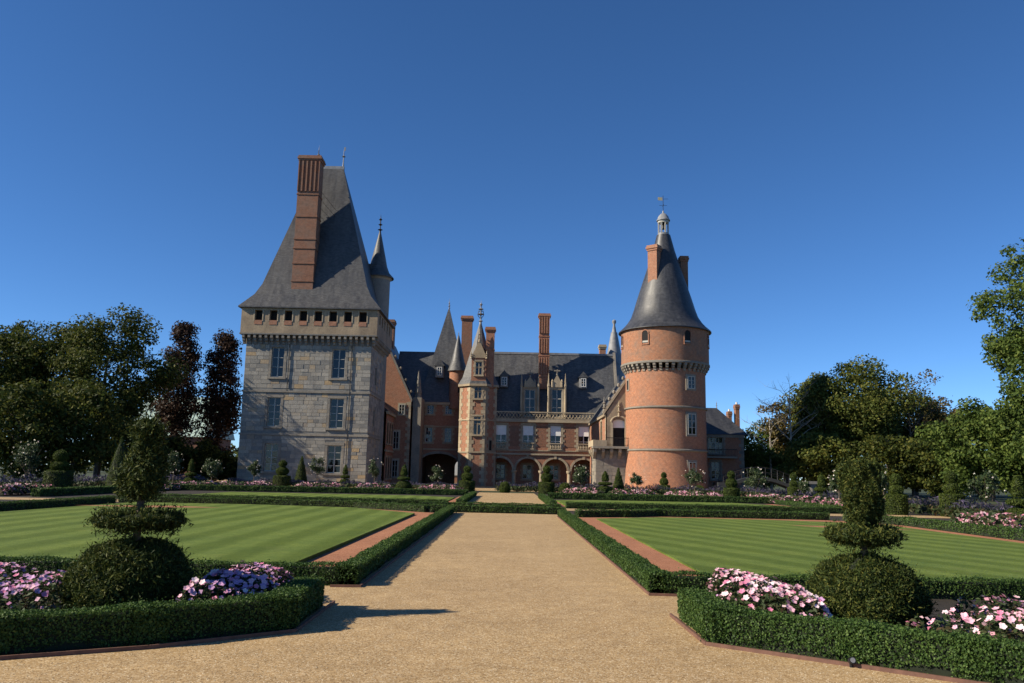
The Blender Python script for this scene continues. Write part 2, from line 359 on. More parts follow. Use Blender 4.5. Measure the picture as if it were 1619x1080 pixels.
def surround(parent, fr, a, b, c, d, mat='quoin_stone', wd=0.2, tooth=0.16, proud=0.05, sill=True, head=0.25, mull=None):
    s = MB(); z = c; k = 0
    while z < d - 0.01:
        z2 = min(z + 0.34, d); x = wd + (tooth if k % 2 else 0)
        s.fbox(fr, a - x, a, -0.1, proud, z, z2 - 0.012); s.fbox(fr, b, b + x, -0.1, proud, z, z2 - 0.012); z = z2; k += 1
    s.fbox(fr, a - wd, b + wd, -0.1, proud + 0.02, d + 0.002, d + head)
    if sill: s.fbox(fr, a - wd - 0.06, b + wd + 0.06, -0.1, proud + 0.12, c - 0.22, c - 0.003)
    if mull:                                          # stone cross window
        s.fbox(fr, (a + b) / 2 - 0.07, (a + b) / 2 + 0.07, -0.24, -0.04, c, d); s.fbox(fr, a, b, -0.24, -0.045, mull - 0.07, mull + 0.07)
    return s.build('window_surround', mat, parent)
def band(parent, fr, u0, u1, z, h=0.2, proud=0.12, mat='grey_stone', name='string_course'):
    return MB().fbox(fr, u0, u1, -0.05, proud, z, z + h).build(name, mat, parent)
def quoins(parent, fr, u, z0, z1, side=1, mat='quoin_stone', h=0.42, proud=0.04):
    z = z0; k = 0; s = MB()
    while z < z1 - 0.05:
        wd = 0.62 if k % 2 else 0.36; z2 = min(z + h, z1)
        s.fbox(fr, min(u, u + side * wd), max(u, u + side * wd), -0.1, proud, z, z2 - 0.015); z = z2; k += 1
    return s.build('quoins', mat, parent)
def chimney(parent, x, y, w_, d_, z0, z1, mat='brick', flutes=0, capmat=None, bands=(), rz=0.0, name='chimney'):
    t = (math.cos(rz), math.sin(rz)); fr = FR((x, y, 0), t); b = MB()
    b.fbox(fr, -w_ / 2, w_ / 2, -d_ / 2, d_ / 2, z0, z1)
    o = b.build(name, mat, parent); c = MB()
    def trim(prof, nm):
        q = MB(); prof = [(z, e * min(1, w_ / 1.3)) for z, e in prof]
        for (za, ea), (zb, eb) in zip(prof[:-1], prof[1:]):
            A = [fr.p(u, d, za) for u, d in ((-w_ / 2 - ea, d_ / 2 + ea), (w_ / 2 + ea, d_ / 2 + ea), (w_ / 2 + ea, -d_ / 2 - ea), (-w_ / 2 - ea, -d_ / 2 - ea))]
            B = [fr.p(u, d, zb) for u, d in ((-w_ / 2 - eb, d_ / 2 + eb), (w_ / 2 + eb, d_ / 2 + eb), (w_ / 2 + eb, -d_ / 2 - eb), (-w_ / 2 - eb, -d_ / 2 - eb))]
            for k in range(4): q.face([A[k], A[(k + 1) % 4], B[(k + 1) % 4], B[k]])
        e = prof[-1][1]; q.face([fr.p(u, d, prof[-1][0]) for u, d in ((-w_ / 2 - e, d_ / 2 + e), (w_ / 2 + e, d_ / 2 + e), (w_ / 2 + e, -d_ / 2 - e), (-w_ / 2 - e, -d_ / 2 - e))])
        q.build(nm, capmat or mat, o)
    zz = z1 - .62; trim([(zz, 0), (zz, .1), (zz + .21, .1), (zz + .22, .2), (zz + .42, .2), (zz + .43, .12), (zz + .64, .12)], 'cornice')
    for zb in bands: trim([(zb, 0), (zb, .07), (zb + .15, .07), (zb + .16, 0)], 'band')
    for seg in (flutes if isinstance(flutes, list) else []):
        za, zb, n = seg
        for k in range(n + 1):
            u = -w_ / 2 + w_ * k / n
            r = MB(); r.fbox(fr, max(u - 0.09, -w_ / 2 - 0.02), min(u + 0.09, w_ / 2 + 0.02), d_ / 2, d_ / 2 + 0.16, za, zb); r.build('rib', mat, o)
    return o
def hip(mb, cx, cy, prof):                           # rectangular roof from rings (z, half width, half depth)
    for (z0, a0, b0), (z1, a1, b1) in zip(prof[:-1], prof[1:]):
        A = [V(cx - a0, cy - b0, z0), V(cx + a0, cy - b0, z0), V(cx + a0, cy + b0, z0), V(cx - a0, cy + b0, z0)]
        B = [V(cx - a1, cy - b1, z1), V(cx + a1, cy - b1, z1), V(cx + a1, cy + b1, z1), V(cx - a1, cy + b1, z1)]
        for k in range(4): mb.face([A[k], A[(k + 1) % 4], B[(k + 1) % 4], B[k]])
    z, a, b = prof[-1]; mb.face([V(cx - a, cy - b, z), V(cx + a, cy - b, z), V(cx + a, cy + b, z), V(cx - a, cy + b, z)])
    z, a, b = prof[0]; mb.face([V(cx - a, cy + b, z), V(cx + a, cy + b, z), V(cx + a, cy - b, z), V(cx - a, cy - b, z)])
def finial(parent, x, y, z, h, r=0.1, balls=((0.35, 1.6), (0.6, 1.2)), mat='lead', name='finial'):
    pr = [(r, z), (r * 0.6, z + h * 0.2)]
    for t, k in balls: pr += [(r * 0.45, z + h * (t - 0.05)), (r * k, z + h * t), (r * 0.45, z + h * (t + 0.05))]
    pr += [(r * 0.3, z + h * 0.8), (0.0, z + h)]
    return MB().lathe(pr, (x, y), 10).build(name, mat, parent, True)
# ------------------------------------------------------------------ foliage
def leaf_mesh(name, pts, nrm, size, aspect, mat, org, spread=0.6, jitter=0.35, out=0.0):
    n = len(pts); pts = np.asarray(pts, dtype=np.float64) - np.array(org)
    d = np.asarray(nrm) + rng.normal(0, spread, (n, 3)); d /= np.linalg.norm(d, axis=1)[:, None] + 1e-9
    a = np.cross(d, rng.normal(0, 1, (n, 3))); a /= np.linalg.norm(a, axis=1)[:, None] + 1e-9
    if out:                                           # some sprays point outwards
        m_ = rng.uniform(0, 1, n) < out; dd, aa = d[m_].copy(), a[m_].copy(); a[m_] = dd; d[m_] = aa
    b = np.cross(d, a)
    L = (size * (1 + rng.uniform(-jitter, jitter, n)))[:, None]; W = L * aspect
    v = np.empty((n, 4, 3)); v[:, 0] = pts - a * L * 0.5; v[:, 1] = pts + b * W * 0.5 + d * L * 0.06
    v[:, 2] = pts + a * L * 0.5; v[:, 3] = pts - b * W * 0.5 + d * L * 0.06
    me = bpy.data.meshes.new(name); me.vertices.add(4 * n); me.vertices.foreach_set('co', v.ravel())
    me.loops.add(4 * n); me.loops.foreach_set('vertex_index', np.arange(4 * n, dtype=np.int32))
    me.polygons.add(n); me.polygons.foreach_set('loop_start', np.arange(0, 4 * n, 4, dtype=np.int32))
    me.materials.append(M[mat]); me.update(calc_edges=True); return me
def leaves(name, parent, pts, nrm, size, aspect, mat, spread=0.6, out=0.0, jit=0.35):
    me = leaf_mesh(name, pts, nrm, size, aspect, mat, ORG[parent.name], spread, jit, out)
    o = bpy.data.objects.new(name, me); col.objects.link(o); o.parent = parent; ORG[o.name] = ORG[parent.name]
    return o
def sphere_dirs(n):
    d = rng.normal(0, 1, (n, 3)); return d / np.linalg.norm(d, axis=1)[:, None]
def lathe_points(prof, n, c):
    """random points on a surface of revolution, with outward normals"""
    seg = []; area = []
    for (r0, z0), (r1, z1) in zip(prof[:-1], prof[1:]):
        area.append(max(1e-5, math.hypot(r1 - r0, z1 - z0) * (r0 + r1))); seg.append((r0, z0, r1, z1))
    area = np.array(area); k = rng.choice(len(seg), n, p=area / area.sum()); S = np.array(seg)[k]
    t = rng.uniform(0, 1, n); a = rng.uniform(0, 2 * np.pi, n)
    r = S[:, 0] + (S[:, 2] - S[:, 0]) * t; z = S[:, 1] + (S[:, 3] - S[:, 1]) * t
    dz = S[:, 3] - S[:, 1]; dr = S[:, 2] - S[:, 0]; L = np.hypot(dz, dr) + 1e-9
    nr, nz = dz / L, -dr / L
    p = np.stack([c[0] + r * np.cos(a), c[1] + r * np.sin(a), z], 1)
    q = np.stack([nr * np.cos(a), nr * np.sin(a), nz], 1)
    return p, q
def limb_tree(mb, base, h, r, n_limb=7, spread=0.5, twig=3, lean=(0, 0), first=0.35):
    x, y, z = base; p = Vector(base); segs = 5; pts = [p]
    for k in range(1, segs + 1):
        pts.append(Vector((x + lean[0] * k / segs + random.uniform(-.1, .1) * r * 3, y + lean[1] * k / segs + random.uniform(-.1, .1) * r * 3, z + h * 0.75 * k / segs)))
    for k in range(segs): mb.tube(pts[k], pts[k + 1], r * (1 - 0.16 * k), r * (1 - 0.16 * (k + 1)), 7)
    tips = []
    for k in range(n_limb):
        t = first + (0.98 - first) * k / max(1, n_limb - 1); f = t * segs; i = min(int(f), segs - 1); s = pts[i].lerp(pts[i + 1], f - i)
        a = k * 2.4 + random.uniform(-.4, .4); L = h * spread * (1.1 - 0.6 * t) * random.uniform(.8, 1.2)
        e = s + Vector((math.cos(a) * L, math.sin(a) * L, L * random.uniform(.4, .9))); rr = r * (1 - t * .8) * 0.45 + 0.01
        mid = s.lerp(e, .5) + Vector((random.uniform(-.1, .1), random.uniform(-.1, .1), .08)) * L
        mb.tube(s, mid, rr, rr * .65, 5); mb.tube(mid, e, rr * .65, rr * .25, 5); tips.append(e)
        for q in range(twig):
            s2 = mid.lerp(e, random.uniform(.1, .9)); e2 = s2 + Vector((random.uniform(-1, 1), random.uniform(-1, 1), random.uniform(.1, 1))) * L * .4
            mb.tube(s2, e2, rr * .35, rr * .1, 4); tips.append(e2)
    return tips
def tree(name, label, cat, x, y, h, rx, mat, nl=16000, leaf=0.34, z0=0.18, ry=None, top=0.5, clumps=46, group=None, trunk='bark', shape='round', dens=0.5):
    t = thing(name, label, cat, (x, y, 0), group); ry = ry or rx; h *= 1.05
    b = MB(); limb_tree(b, (x, y, -0.1), h, 0.02 * h, 8, min(.34, .6 * rx / h)); b.build('trunk', trunk, t)
    zc = h * (z0 + 1) / 2; rz = h * (1 - z0) / 2
    C = []; nl = int(nl * .9); leaf *= .92; clumps = int(clumps * 2.2)
    for k in range(clumps):
        d = sphere_dirs(1)[0]; rr = random.uniform(.4, .93) ** .7
        if shape == 'column':
            v = random.uniform(-1, 1); a = random.uniform(0, 6.283); w2 = math.sqrt(max(0, 1 - abs(v) ** 2.6)) * (.8 if v > .3 else 1) * random.uniform(.3, 1); cr = random.uniform(.2, .4) * rx
            C.append((x + math.cos(a) * rx * w2 * .75, y + math.sin(a) * ry * w2 * .75, zc + v * rz * .95, cr)); continue
        cr = random.choice((.13, .18, .24, .3)) * min(rx, rz) * random.uniform(.8, 1.2)
        bul = 1 + .12 * math.sin(4 * math.atan2(d[1], d[0]) + x) + .1 * math.sin(3 * d[2] * 3 + y)
        C.append((x + d[0] * rr * rx * bul, y + d[1] * rr * ry * bul, zc + d[2] * rr * rz * (.93 + .1 * math.sin(5 * d[0] + x)), cr))
    ps, ns = [], []
    tot = sum(c[3] ** 2 for c in C)
    for (a, b_, c, r) in C:
        n = int(nl * .85 * r * r / tot); d = sphere_dirs(n); rad = r * np.power(rng.uniform(0.12, 1, n), dens)[:, None]
        q = np.array([a, b_, c]) + d * rad * np.array([1.15, 1.15, 0.8]); q[:, 2] = np.maximum(q[:, 2], 0.25)
        ps.append(q); ns.append(d + np.array([0, 0, 0.4]))
    n = int(nl * .15); d = sphere_dirs(n); q = np.array([x, y, zc]) + d * np.power(rng.uniform(.1, 1, n), .4)[:, None] * np.array([rx, ry, rz]) * (.85 if shape != 'column' else .6)
    q[:, 2] = np.maximum(q[:, 2], .25); ps.append(q); ns.append(d + np.array([0, 0, .4]))
    leaves('crown', t, np.concatenate(ps), np.concatenate(ns), leaf, 0.62, mat, 0.7)
    return t
# ================================================================== THE SETTING
def sheet(name, pts, z, mat, kind='structure'):
    mb = MB(); mb.face([V(p[0], p[1], z) for p in pts]); o = mb.build(name, mat); o['kind'] = kind; return o
def slab(name, pts, z0, z1, mat):
    mb = MB(); n = len(pts); mb.face([V(p[0], p[1], z1) for p in pts])
    for k in range(n):
        a, b = pts[k], pts[(k + 1) % n]; mb.face([V(*a, z0), V(*b, z0), V(*b, z1), V(*a, z1)])
    o = mb.build(name, mat); o['kind'] = 'structure'; return o
sheet('ground', [(-2500, -300), (2500, -300), (2500, 4000), (-2500, 4000)], -0.03, 'field')
sheet('gravel_path', [(-24, -6), (24, -6), (24, 12.6), (2.4, 12.6), (2.4, 72), (-2.4, 72), (-2.4, 12.6), (-24, 12.6)], 0.0, 'gravel')
sheet('garden_soil', [(-40, 12.5), (-2.45, 12.5), (-2.45, 100), (-40, 100)], -0.012, 'soil')
sheet('garden_soil', [(2.45, 12.5), (40, 12.5), (40, 100), (2.45, 100)], -0.012, 'soil')
sheet('cross_path', [(-40, 38.6), (40, 38.6), (40, 41.2), (-40, 41.2)], 0.004, 'gravel')
sheet('castle_forecourt', [(-40, 79), (40, 79), (40, 135), (-40, 135)], 0.004, 'gravel')
BR = 0.006
sheet('brick_path', [(-17.4, 12.7), (-2.5, 12.7), (-2.5, 33.9), (-3.3, 34.3), (-6.4, 37.3), (-17.4, 38.3)], BR, 'crushed_brick')
sheet('brick_path', [(2.5, 12.7), (15.1, 12.7), (15.1, 33.4), (13.2, 34.4), (6.2, 34.6), (3.3, 32.9), (2.5, 32.9)], BR, 'crushed_brick')
LL = [(-16.9, 12.85), (-3.62, 12.85), (-3.56, 32.2), (-6.7, 36.0), (-10.9, 37.1), (-16.7, 37.1)]
RL = [(3.40, 12.75), (14.4, 12.75), (14.3, 31.3), (13.0, 32.3), (10.7, 33.2), (6.25, 33.6), (3.45, 31.6)]
slab('lawn', LL, -0.02, 0.075, 'lawn_left'); slab('lawn', RL, -0.02, 0.035, 'lawn_right')
slab('lawn', [(-19, 42), (-3.4, 42), (-3.4, 54.5), (-6, 57), (-19, 57)], -0.02, 0.05, 'lawn_left')
slab('lawn', [(3.2, 42), (17, 42), (17, 50), (15, 54.5), (6, 54.7), (3.2, 53)], -0.02, 0.05, 'lawn_right')
for q in ([(-3.35, 42), (-2.55, 42), (-2.55, 58), (-3.35, 58)], [(2.55, 42), (3.15, 42), (3.15, 55.4), (2.55, 55.4)], [(17.05, 42), (17.7, 42), (17.7, 54.6), (17.05, 54.6)]):
    sheet('brick_path', q, BR, 'crushed_brick')
sheet('brick_inlay', [(-17.2, 33.0), (-14, 32.4), (-11.5, 33.4), (-14, 34.2)], 0.079, 'crushed_brick')
sheet('brick_inlay', [(10.1, 29.6), (11.2, 28.4), (13.9, 28.0), (12.4, 29.4)], 0.039, 'crushed_brick')
sheet('garden_soil', [(2.6, 12.0), (2.6, 10), (2.2, 10.0), (2.2, 8.6), (3.3, 7.85), (6.2, 5.85), (12, 5.85), (12, 12.0)], .004, 'soil'); sheet('garden_soil', [(-2.7, 12.2), (-12, 12.2), (-12, 6.2), (-7, 6.15), (-4.5, 7.4), (-3.35, 8.0), (-2.3, 8.8), (-2.3, 10.3), (-2.7, 10.3)], .004, 'soil')
# loose stones lying on the near gravel
n = 26000
gx = rng.uniform(-5.5, 5.5, n); gy = 5.6 + 9 * rng.power(1.0, n) ** 1.6
ok = ((np.abs(gx) < 2.05) | (gy < 8.6 - 0.66 * (np.abs(gx) - 2.1))); gx, gy = gx[ok], gy[ok]; n = len(gx)
s_ = rng.uniform(0.003, 0.0075, n); oct_ = np.array([[1, 0, 0], [0, 1, 0], [-1, 0, 0], [0, -1, 0], [0, 0, .8]])
an = rng.uniform(0, 6.28, n); vv = np.empty((n, 5, 3)); c_, q_ = np.cos(an), np.sin(an); st = rng.uniform(.6, 1.4, n)
for k in range(5):
    vv[:, k, 0] = gx + s_ * (oct_[k, 0] * c_ * st - oct_[k, 1] * q_); vv[:, k, 1] = gy + s_ * (oct_[k, 0] * q_ * st + oct_[k, 1] * c_); vv[:, k, 2] = 0.0005 + s_ * oct_[k, 2]
fi = (np.arange(n)[:, None, None] * 5 + np.array([[0, 1, 4], [1, 2, 4], [2, 3, 4], [3, 0, 4]])[None]).reshape(-1, 3)
me = bpy.data.meshes.new('loose_gravel'); me.vertices.add(5 * n); me.vertices.foreach_set('co', vv.ravel())
me.loops.add(12 * n); me.loops.foreach_set('vertex_index', fi.ravel().astype(np.int32)); me.polygons.add(4 * n)
me.polygons.foreach_set('loop_start', np.arange(0, 12 * n, 3, dtype=np.int32)); me.update(calc_edges=True)
leafmat('pebble', (0.2, 0.13, 0.07), (0.35, 0.25, 0.14), (0.56, 0.48, 0.36), 0.0, 0.8, 0.2); me.materials.append(M['pebble'])
o = bpy.data.objects.new('loose_gravel', me); col.objects.link(o); o['kind'] = 'stuff'; o['label'] = 'loose tan pebbles scattered over the near gravel path'; o['category'] = 'gravel'
# ================================================================== SQUARE TOWER
def square_tower():
    x0, x1, y0, y1 = -29.55, -15.5, 90.0, 100.4
    T = thing('square_tower', 'square grey stone keep with tall slate hip roof and brick chimney', 'tower', ((x0 + x1) / 2, 95.2, 0))
    fr = FR((x0, y0, 0), (1, 0)); W = x1 - x0
    wins = []
    for px0, px1, rows in ((0, 0, 0),):
        pass
    def wx(px, py): return P(px, py, 90)[0] - x0
    spec = [(429, 449, 549, 596, 1), (525, 546, 552, 598, 1), (423, 443, 628, 674, 0), (521, 543, 630, 677, 0), (418, 439, 701, 745, 0), (517, 539, 704, 748, 0)]
    for a, b, c, d, up in spec:
        u0 = wx((a + b) / 2, (c + d) / 2); hw = (b - a) / 2 / 14.2; zt = P(a, c, 90)[1]; zb = P(a, d, 90)[1]
        wins.append((u0 - hw, u0 + hw, zb, zt))
    mb = MB(); wall(mb, fr, 0, W, -0.1, 16.6, wins, 0.45)
    sides = [FR((x1, y0, 0), (0, 1)), FR((x1, y1, 0), (-1, 0)), FR((x0, y1, 0), (0, -1))]
    wall(mb, sides[0], 0, y1 - y0, -0.1, 16.6, [(3.2, 4.2, 11.5, 13.5), (3.2, 4.2, 6.8, 8.6)], 0.4); wall(mb, sides[1], 0, W, -0.1, 16.6); wall(mb, sides[2], 0, y1 - y0, -0.1, 16.6)
    mb.build('wall', 'mortar', T)
    for w_ in ((3.2, 4.2, 11.5, 13.5), (3.2, 4.2, 6.8, 8.6)): window(T, sides[0], *w_, 2, 3)
    for k, w_ in enumerate(wins):
        window(T, fr, *w_, 2, 4 if k > 1 else 3, 0.25, 'window_paint', 0.075)
        surround(T, fr, *w_, 'grey_stone', 0.28, 0.0, 0.055, True, 0.3)
    for zc in (5.35, 10.1):
        s = MB(); e = 0.13
        s.box(x0 - e, x1 + e, y0 - e, y1 + e, zc, zc + 0.22); s.build('string_course', 'grey_stone', T)
    # masonry: every course of dressed blocks; the 300 largest of the front are pieces of their own
    def courses(f, width, holes, z_top):
        out = []; z = 0.0
        while z < z_top - 0.1:
            h = random.uniform(0.36, 0.5); z2 = min(z + h, z_top)
            for zc in (5.35, 10.1):
                if z < zc < z2: z2 = zc
                if zc <= z < zc + 0.22: z2 = max(z2, zc + 0.22 + 0.02)
            if any(zc - 0.01 <= z < zc + 0.21 for zc in (5.35, 10.1)): z = z2; continue
            if z2 - z < 0.12: z = z2; continue
            cuts = sorted((a - 0.29, b + 0.29) for a, b, c, d in holes if c - 0.24 < z2 and d + 0.3 > z)
            free = []; u = 0.0
            for a, b in cuts: free.append((u, a)); u = b
            free.append((u, width))
            for a, b in free:
                u = a
                while u < b - 0.05:
                    u2 = u + random.uniform(0.5, 1.15)
                    if b - u2 < 0.35: u2 = b
                    out.append((u, u2, z, z2)); u = u2
            z = z2
        return out
    unit = MB().box(-.5, .5, -.5, .5, -.5, .5).mesh('stone_block', 'stone_blocks')
    bl = courses(fr, W, wins, 15.5); bl.sort(key=lambda q: -(q[1] - q[0]) * (q[3] - q[2]))
    rest = MB()
    for k, (a, b, c, d) in enumerate(bl):
        pr = random.uniform(0.02, 0.05)
        if k < 300: inst(unit, 'stone_block', T, fr.p((a + b) / 2, pr / 2 - 0.05, (c + d) / 2), (0, 0, 0), (b - a - 0.025, 0.1 + pr, d - c - 0.025))
        else: rest.fbox(fr, a + .0125, b - .0125, -0.05, pr, c + .0125, d - .0125)
    for f, wd, hl in ((sides[0], y1 - y0, [(3.2, 4.2, 11.5, 13.5), (3.2, 4.2, 6.8, 8.6)]), (sides[2], y1 - y0, [])):
        for a, b, c, d in courses(f, wd, hl, 15.5): rest.fbox(f, a + .0125, b - .0125, -0.05, random.uniform(.02, .05), c + .0125, d - .0125)
    o = rest.build('stonework', 'stone_blocks', T); o['kind'] = 'stuff'
    # drain pipes
    for u in (wx(455, 600), wx(553, 620)): MB().tube(fr.p(u, 0.12, 0.1 if u > 6 else 10.3), fr.p(u, 0.12, 15.6), 0.05).build('drainpipe', 'iron', T)
    # machicolation and parapet
    e = 0.62; X0, X1, Y0, Y1 = x0 - e, x1 + e, y0 - e, y1 + e
    cm = MB()
    pr = [(0, 15.45), (0.16, 15.5), (0.2, 15.75), (0.4, 15.82), (0.44, 16.08), (0.62, 16.15), (0.64, 16.5), (-0.1, 16.5)]
    for (a, b), (c, d) in zip(pr[:-1], pr[1:]): cm.face([V(-.14, -a, b), V(.14, -a, b), V(.14, -c, d), V(-.14, -c, d)])
    for sx in (-.14, .14): cm.face([V(sx, -a, b) for a, b in (pr if sx > 0 else pr[::-1])])
    cme = cm.mesh('corbel', 'grey_stone')
    for k in range(24): inst(cme, 'corbel', T, (x0 - .25 + (W + .5) * k / 23, y0, 0))
    for k in range(20): inst(cme, 'corbel', T, (x1, y0 + 0.3 + (y1 - y0 - .6) * k / 19, 0), (0, 0, R_(90)))
    for k in range(20): inst(cme, 'corbel', T, (x0, y0 + 0.3 + (y1 - y0 - .6) * k / 19, 0), (0, 0, R_(-90)))
    frp = FR((X0, Y0, 0), (1, 0)); Wp = X1 - X0; holes = []
    for k in range(8):
        u = P(409 + (574 - 409) * k / 7, 499, 89.4)[0] - X0; holes.append((u - 0.43, u + 0.43, 18.12, 19.26))
    pb = MB(); wall(pb, frp, 0, Wp, 16.62, 19.5, holes, 0.55)
    for f, wd in ((FR((X1, Y0, 0), (0, 1)), Y1 - Y0), (FR((X1, Y1, 0), (-1, 0)), Wp), (FR((X0, Y1, 0), (0, -1)), Y1 - Y0)):
        wall(pb, f, 0, wd, 16.62, 19.5, [(k * 1.9 + 1.3, k * 1.9 + 2.1, 18.12, 19.26) for k in range(5)] if wd < 14 else (), 0.55)
    pb.face([V(X0, Y0, 16.62), V(X0, Y1, 16.62), V(X1, Y1, 16.62), V(X1, Y0, 16.62)])
    pb.build('parapet', 'warm_stone', T)
    s = MB(); s.box(X0 - .06, X1 + .06, Y0 - .06, Y1 + .06, 16.5, 16.66); s.build('string_course', 'grey_stone', T)
    mb = MB().box(X0 + .6, X1 - .6, Y0 + .6, Y1 - .6, 16.7, 19.4); mb.build('dark_interior', 'dark_room', T)
    for a, b, c, d in holes:
        MB().fbox(frp, a - 0.12, a - 0.003, -0.3, 0.05, c - .1, d + .05).build('merlon_edge', 'quoin_stone', T); MB().fbox(frp, b + 0.003, b + 0.12, -0.3, 0.05, c - .1, d + .05).build('merlon_edge', 'quoin_stone', T)
        q = MB(); q.fbox(frp, a, b, -0.5, 0.04, c - 0.5, c - 0.004); q.build('brick_infill', 'brick', T)
    # roof
    cx, cy = (x0 + x1) / 2, 95.2; rf = MB()
    hip(rf, cx, cy, [(19.52, 7.98, 6.15), (19.66, 7.98, 6.15), (20.3, 7.45, 5.65), (21.3, 6.62, 4.95), (22.6, 6.0, 4.4), (38.4, 1.62, 0.12)])
    ro = rf.build('roof', 'slate_keep', T)
    MB().box(cx - 1.7, cx + 1.7, cy - .16, cy + .16, 38.2, 38.62).build('ridge_capping', 'lead', ro)
    finial(ro, cx + 1.55, cy, 38.5, 2.6, 0.13, ((0.55, 1.8),)); finial(ro, cx - 1.55, cy, 38.5, 2.9, 0.11, ((0.55, 1.6),))
    MB().box(cx + 1.55, cx + 1.75, cy - .02, cy + .02, 40.7, 41.15).build('weather_vane', 'lead', ro)
    ch = chimney(T, -23.9, 91.45, 2.45, 1.8, 20.4, 38.1, 'brick_old', [(33.7, 37.4, 5)], 'brick_old', (33.3, 30.6, 27.9, 26.8, 25.0, 22.9))
    for k in range(6):                                # iron stays from the stack to the roof
        z = 34.2 - k * 1.0; MB().tube((-22.7, 91.9, z), (-20.7 + .18 * k - 1.2 * (k > 3), 94.0 - .2 * k, z - 2.3), 0.022, None, 4).build('iron_stay', 'iron', ch)
    MB().tube((-23.2, 91.6, 38.0), (-23.2, 91.6, 39.2), 0.03).build('lightning_rod', 'iron', ch)
    # corner turret
    tx, ty = -16.75, 99.4
    tr = MB().lathe([(1.55, 0), (1.55, 25.3), (1.75, 25.5), (1.75, 25.7)], (tx, ty), 20).build('turret', 'stone_blocks', T, True)
    MB().lathe([(2.0, 25.55), (2.0, 25.65), (1.4, 26.3), (1.1, 27.1), (0.85, 28.3), (0.12, 31.6)], (tx, ty), 24).build('turret_roof', 'slate', tr, True)
    finial(tr, tx, ty, 31.4, 2.7, 0.15, ((0.2, 2.2), (0.45, 1.8), (0.7, 1.5)), 'iron')
    MB().box(tx - 3.0, tx, ty - 1.1, ty + .8, 24.0, 27.2).build('turret_link', 'slate_dark', T)
square_tower()
# ================================================================== LEFT WING, GATE BUILDING
def gable_wing():
    y0, y1 = 109.0, 126.0; xr = P(649, 660, y0)[0]; xl = xr - 9.6; cx = (xl + xr) / 2; ze, za = 11.0, 21.0
    T = thing('gabled_wing', 'brick wing with crocketed gable beside the square keep', 'building', (cx, 112, 0))
    mb = MB(); mb.face([V(xl, y0, 0), V(xr, y0, 0), V(xr, y0, ze), V(cx, y0, za), V(xl, y0, ze)])
    mb.face([V(xr, y0, 0), V(xr, y1, 0), V(xr, y1, ze), V(xr, y0, ze)]); mb.face([V(xl, y1, 0), V(xl, y0, 0), V(xl, y0, ze), V(xl, y1, ze)])
    mb.face([V(xr, y1, 0), V(xl, y1, 0), V(xl, y1, ze), V(cx, y1, za), V(xr, y1, ze)]); mb.build('wall', 'brick', T)
    r = MB()
    for s in (-1, 1):
        xa = cx + s * (xr - cx + .25); r.prism([V(xa, y0 + .35, ze - .5), V(cx, y0 + .35, za + .02), V(cx, y0 + .35, za - .3), V(xa - s * .15, y0 + .35, ze - .7)], (0, y1 - y0, 0))
    r.build('roof', 'slate_dark', T)
    for s in (-1, 1):
        c = MB(); xa = cx + s * (xr - cx + .05); c.prism([V(xa, y0 - .08, ze - .1), V(cx, y0 - .08, za + .1), V(cx, y0 - .08, za + .6), V(xa + s * .12, y0 - .08, ze + .25)], (0, .5, 0))
        co = c.build('gable_coping', 'grey_stone', T)
        for k in range(6):
            t = (k + .6) / 6.3; px = xa + (cx - xa) * t + s * .32; pz = ze + .35 + (za - ze) * t
            MB().lathe([(0, pz - .2), (.17, pz - .1), (.2, pz + .1), (.1, pz + .26), (0, pz + .3)], (px, y0 + .15), 7).build('crocket', 'quoin_stone', co, True)
    fr = FR((xl, y0, 0), (1, 0)); quoins(T, fr, xr - xl, 0, ze, -1)
    for a, zb, zt in ((8.0, 9.2, 10.6), (7.4, 4.6, 7.0), (7.4, 0.9, 3.2)):
        f = MB(); f.fbox(fr, a - .15, a + .95, -.05, .06, zb - .15, zt + .2); f.build('window_surround', 'quoin_stone', T)
        window(T, FR((xl, y0 - .3, 0), (1, 0)), a, a + .8, zb, zt, 2, 3, .2, back=False)
    chimney(T, P(618, 530, 118)[0], 118, 1.0, 1.7, 17.0, P(618, 507, 118)[1], 'brick_old')
    # stone buttress with pinnacle at the corner
    bx = P(657, 700, 109)[0]; B = MB().box(bx - .55, bx + .55, 109.2, 113.5, 0, 11.6); bo = B.build('buttress', 'grey_stone', T)
    MB().lathe([(.5, 11.6), (.42, 12.2), (.5, 12.3), (.3, 13.4), (.36, 13.5), (.05, 15.2), (0, 15.3)], (bx, 109.8), 8).build('pinnacle', 'grey_stone', bo)
    return T
gable_wing()
def low_wing():
    xs = -15.3; T = thing('low_side_wing', 'low brick wing running back from the square keep', 'building', (-19, 105, 0))
    fr = FR((xs, 102.05, 0), (0, 1)); L = 6.9; hs = [(1.0 + k * 2.0, 2.0 + k * 2.0, 5.2, 7.8) for k in range(3)] + [(1.0 + k * 2.0, 2.0 + k * 2.0, .8, 3.4) for k in range(3)]
    mb = MB(); wall(mb, fr, 0, L, 0, 9.0, hs, .35); mb.box(-29, xs - .6, 102.1, 108.9, 0, 9.0); mb.build('wall', 'brick', T)
    for h in hs: window(T, fr, *h, 2, 4); surround(T, fr, *h, 'quoin_stone', .14, .1, .04)
    band(T, fr, 0, L, 4.1, .25, .15, 'quoin_stone'); band(T, fr, -.02, L, 8.8, .35, .3, 'quoin_stone', 'cornice')
    r = MB(); r.prism([V(xs + .35, 102.1, 9.1), V(xs - 4, 102.1, 12.6), V(-29, 102.1, 12.6), V(-29, 102.1, 9.1)], (0, 6.8, 0)); r.build('roof', 'slate_dark', T)
low_wing()
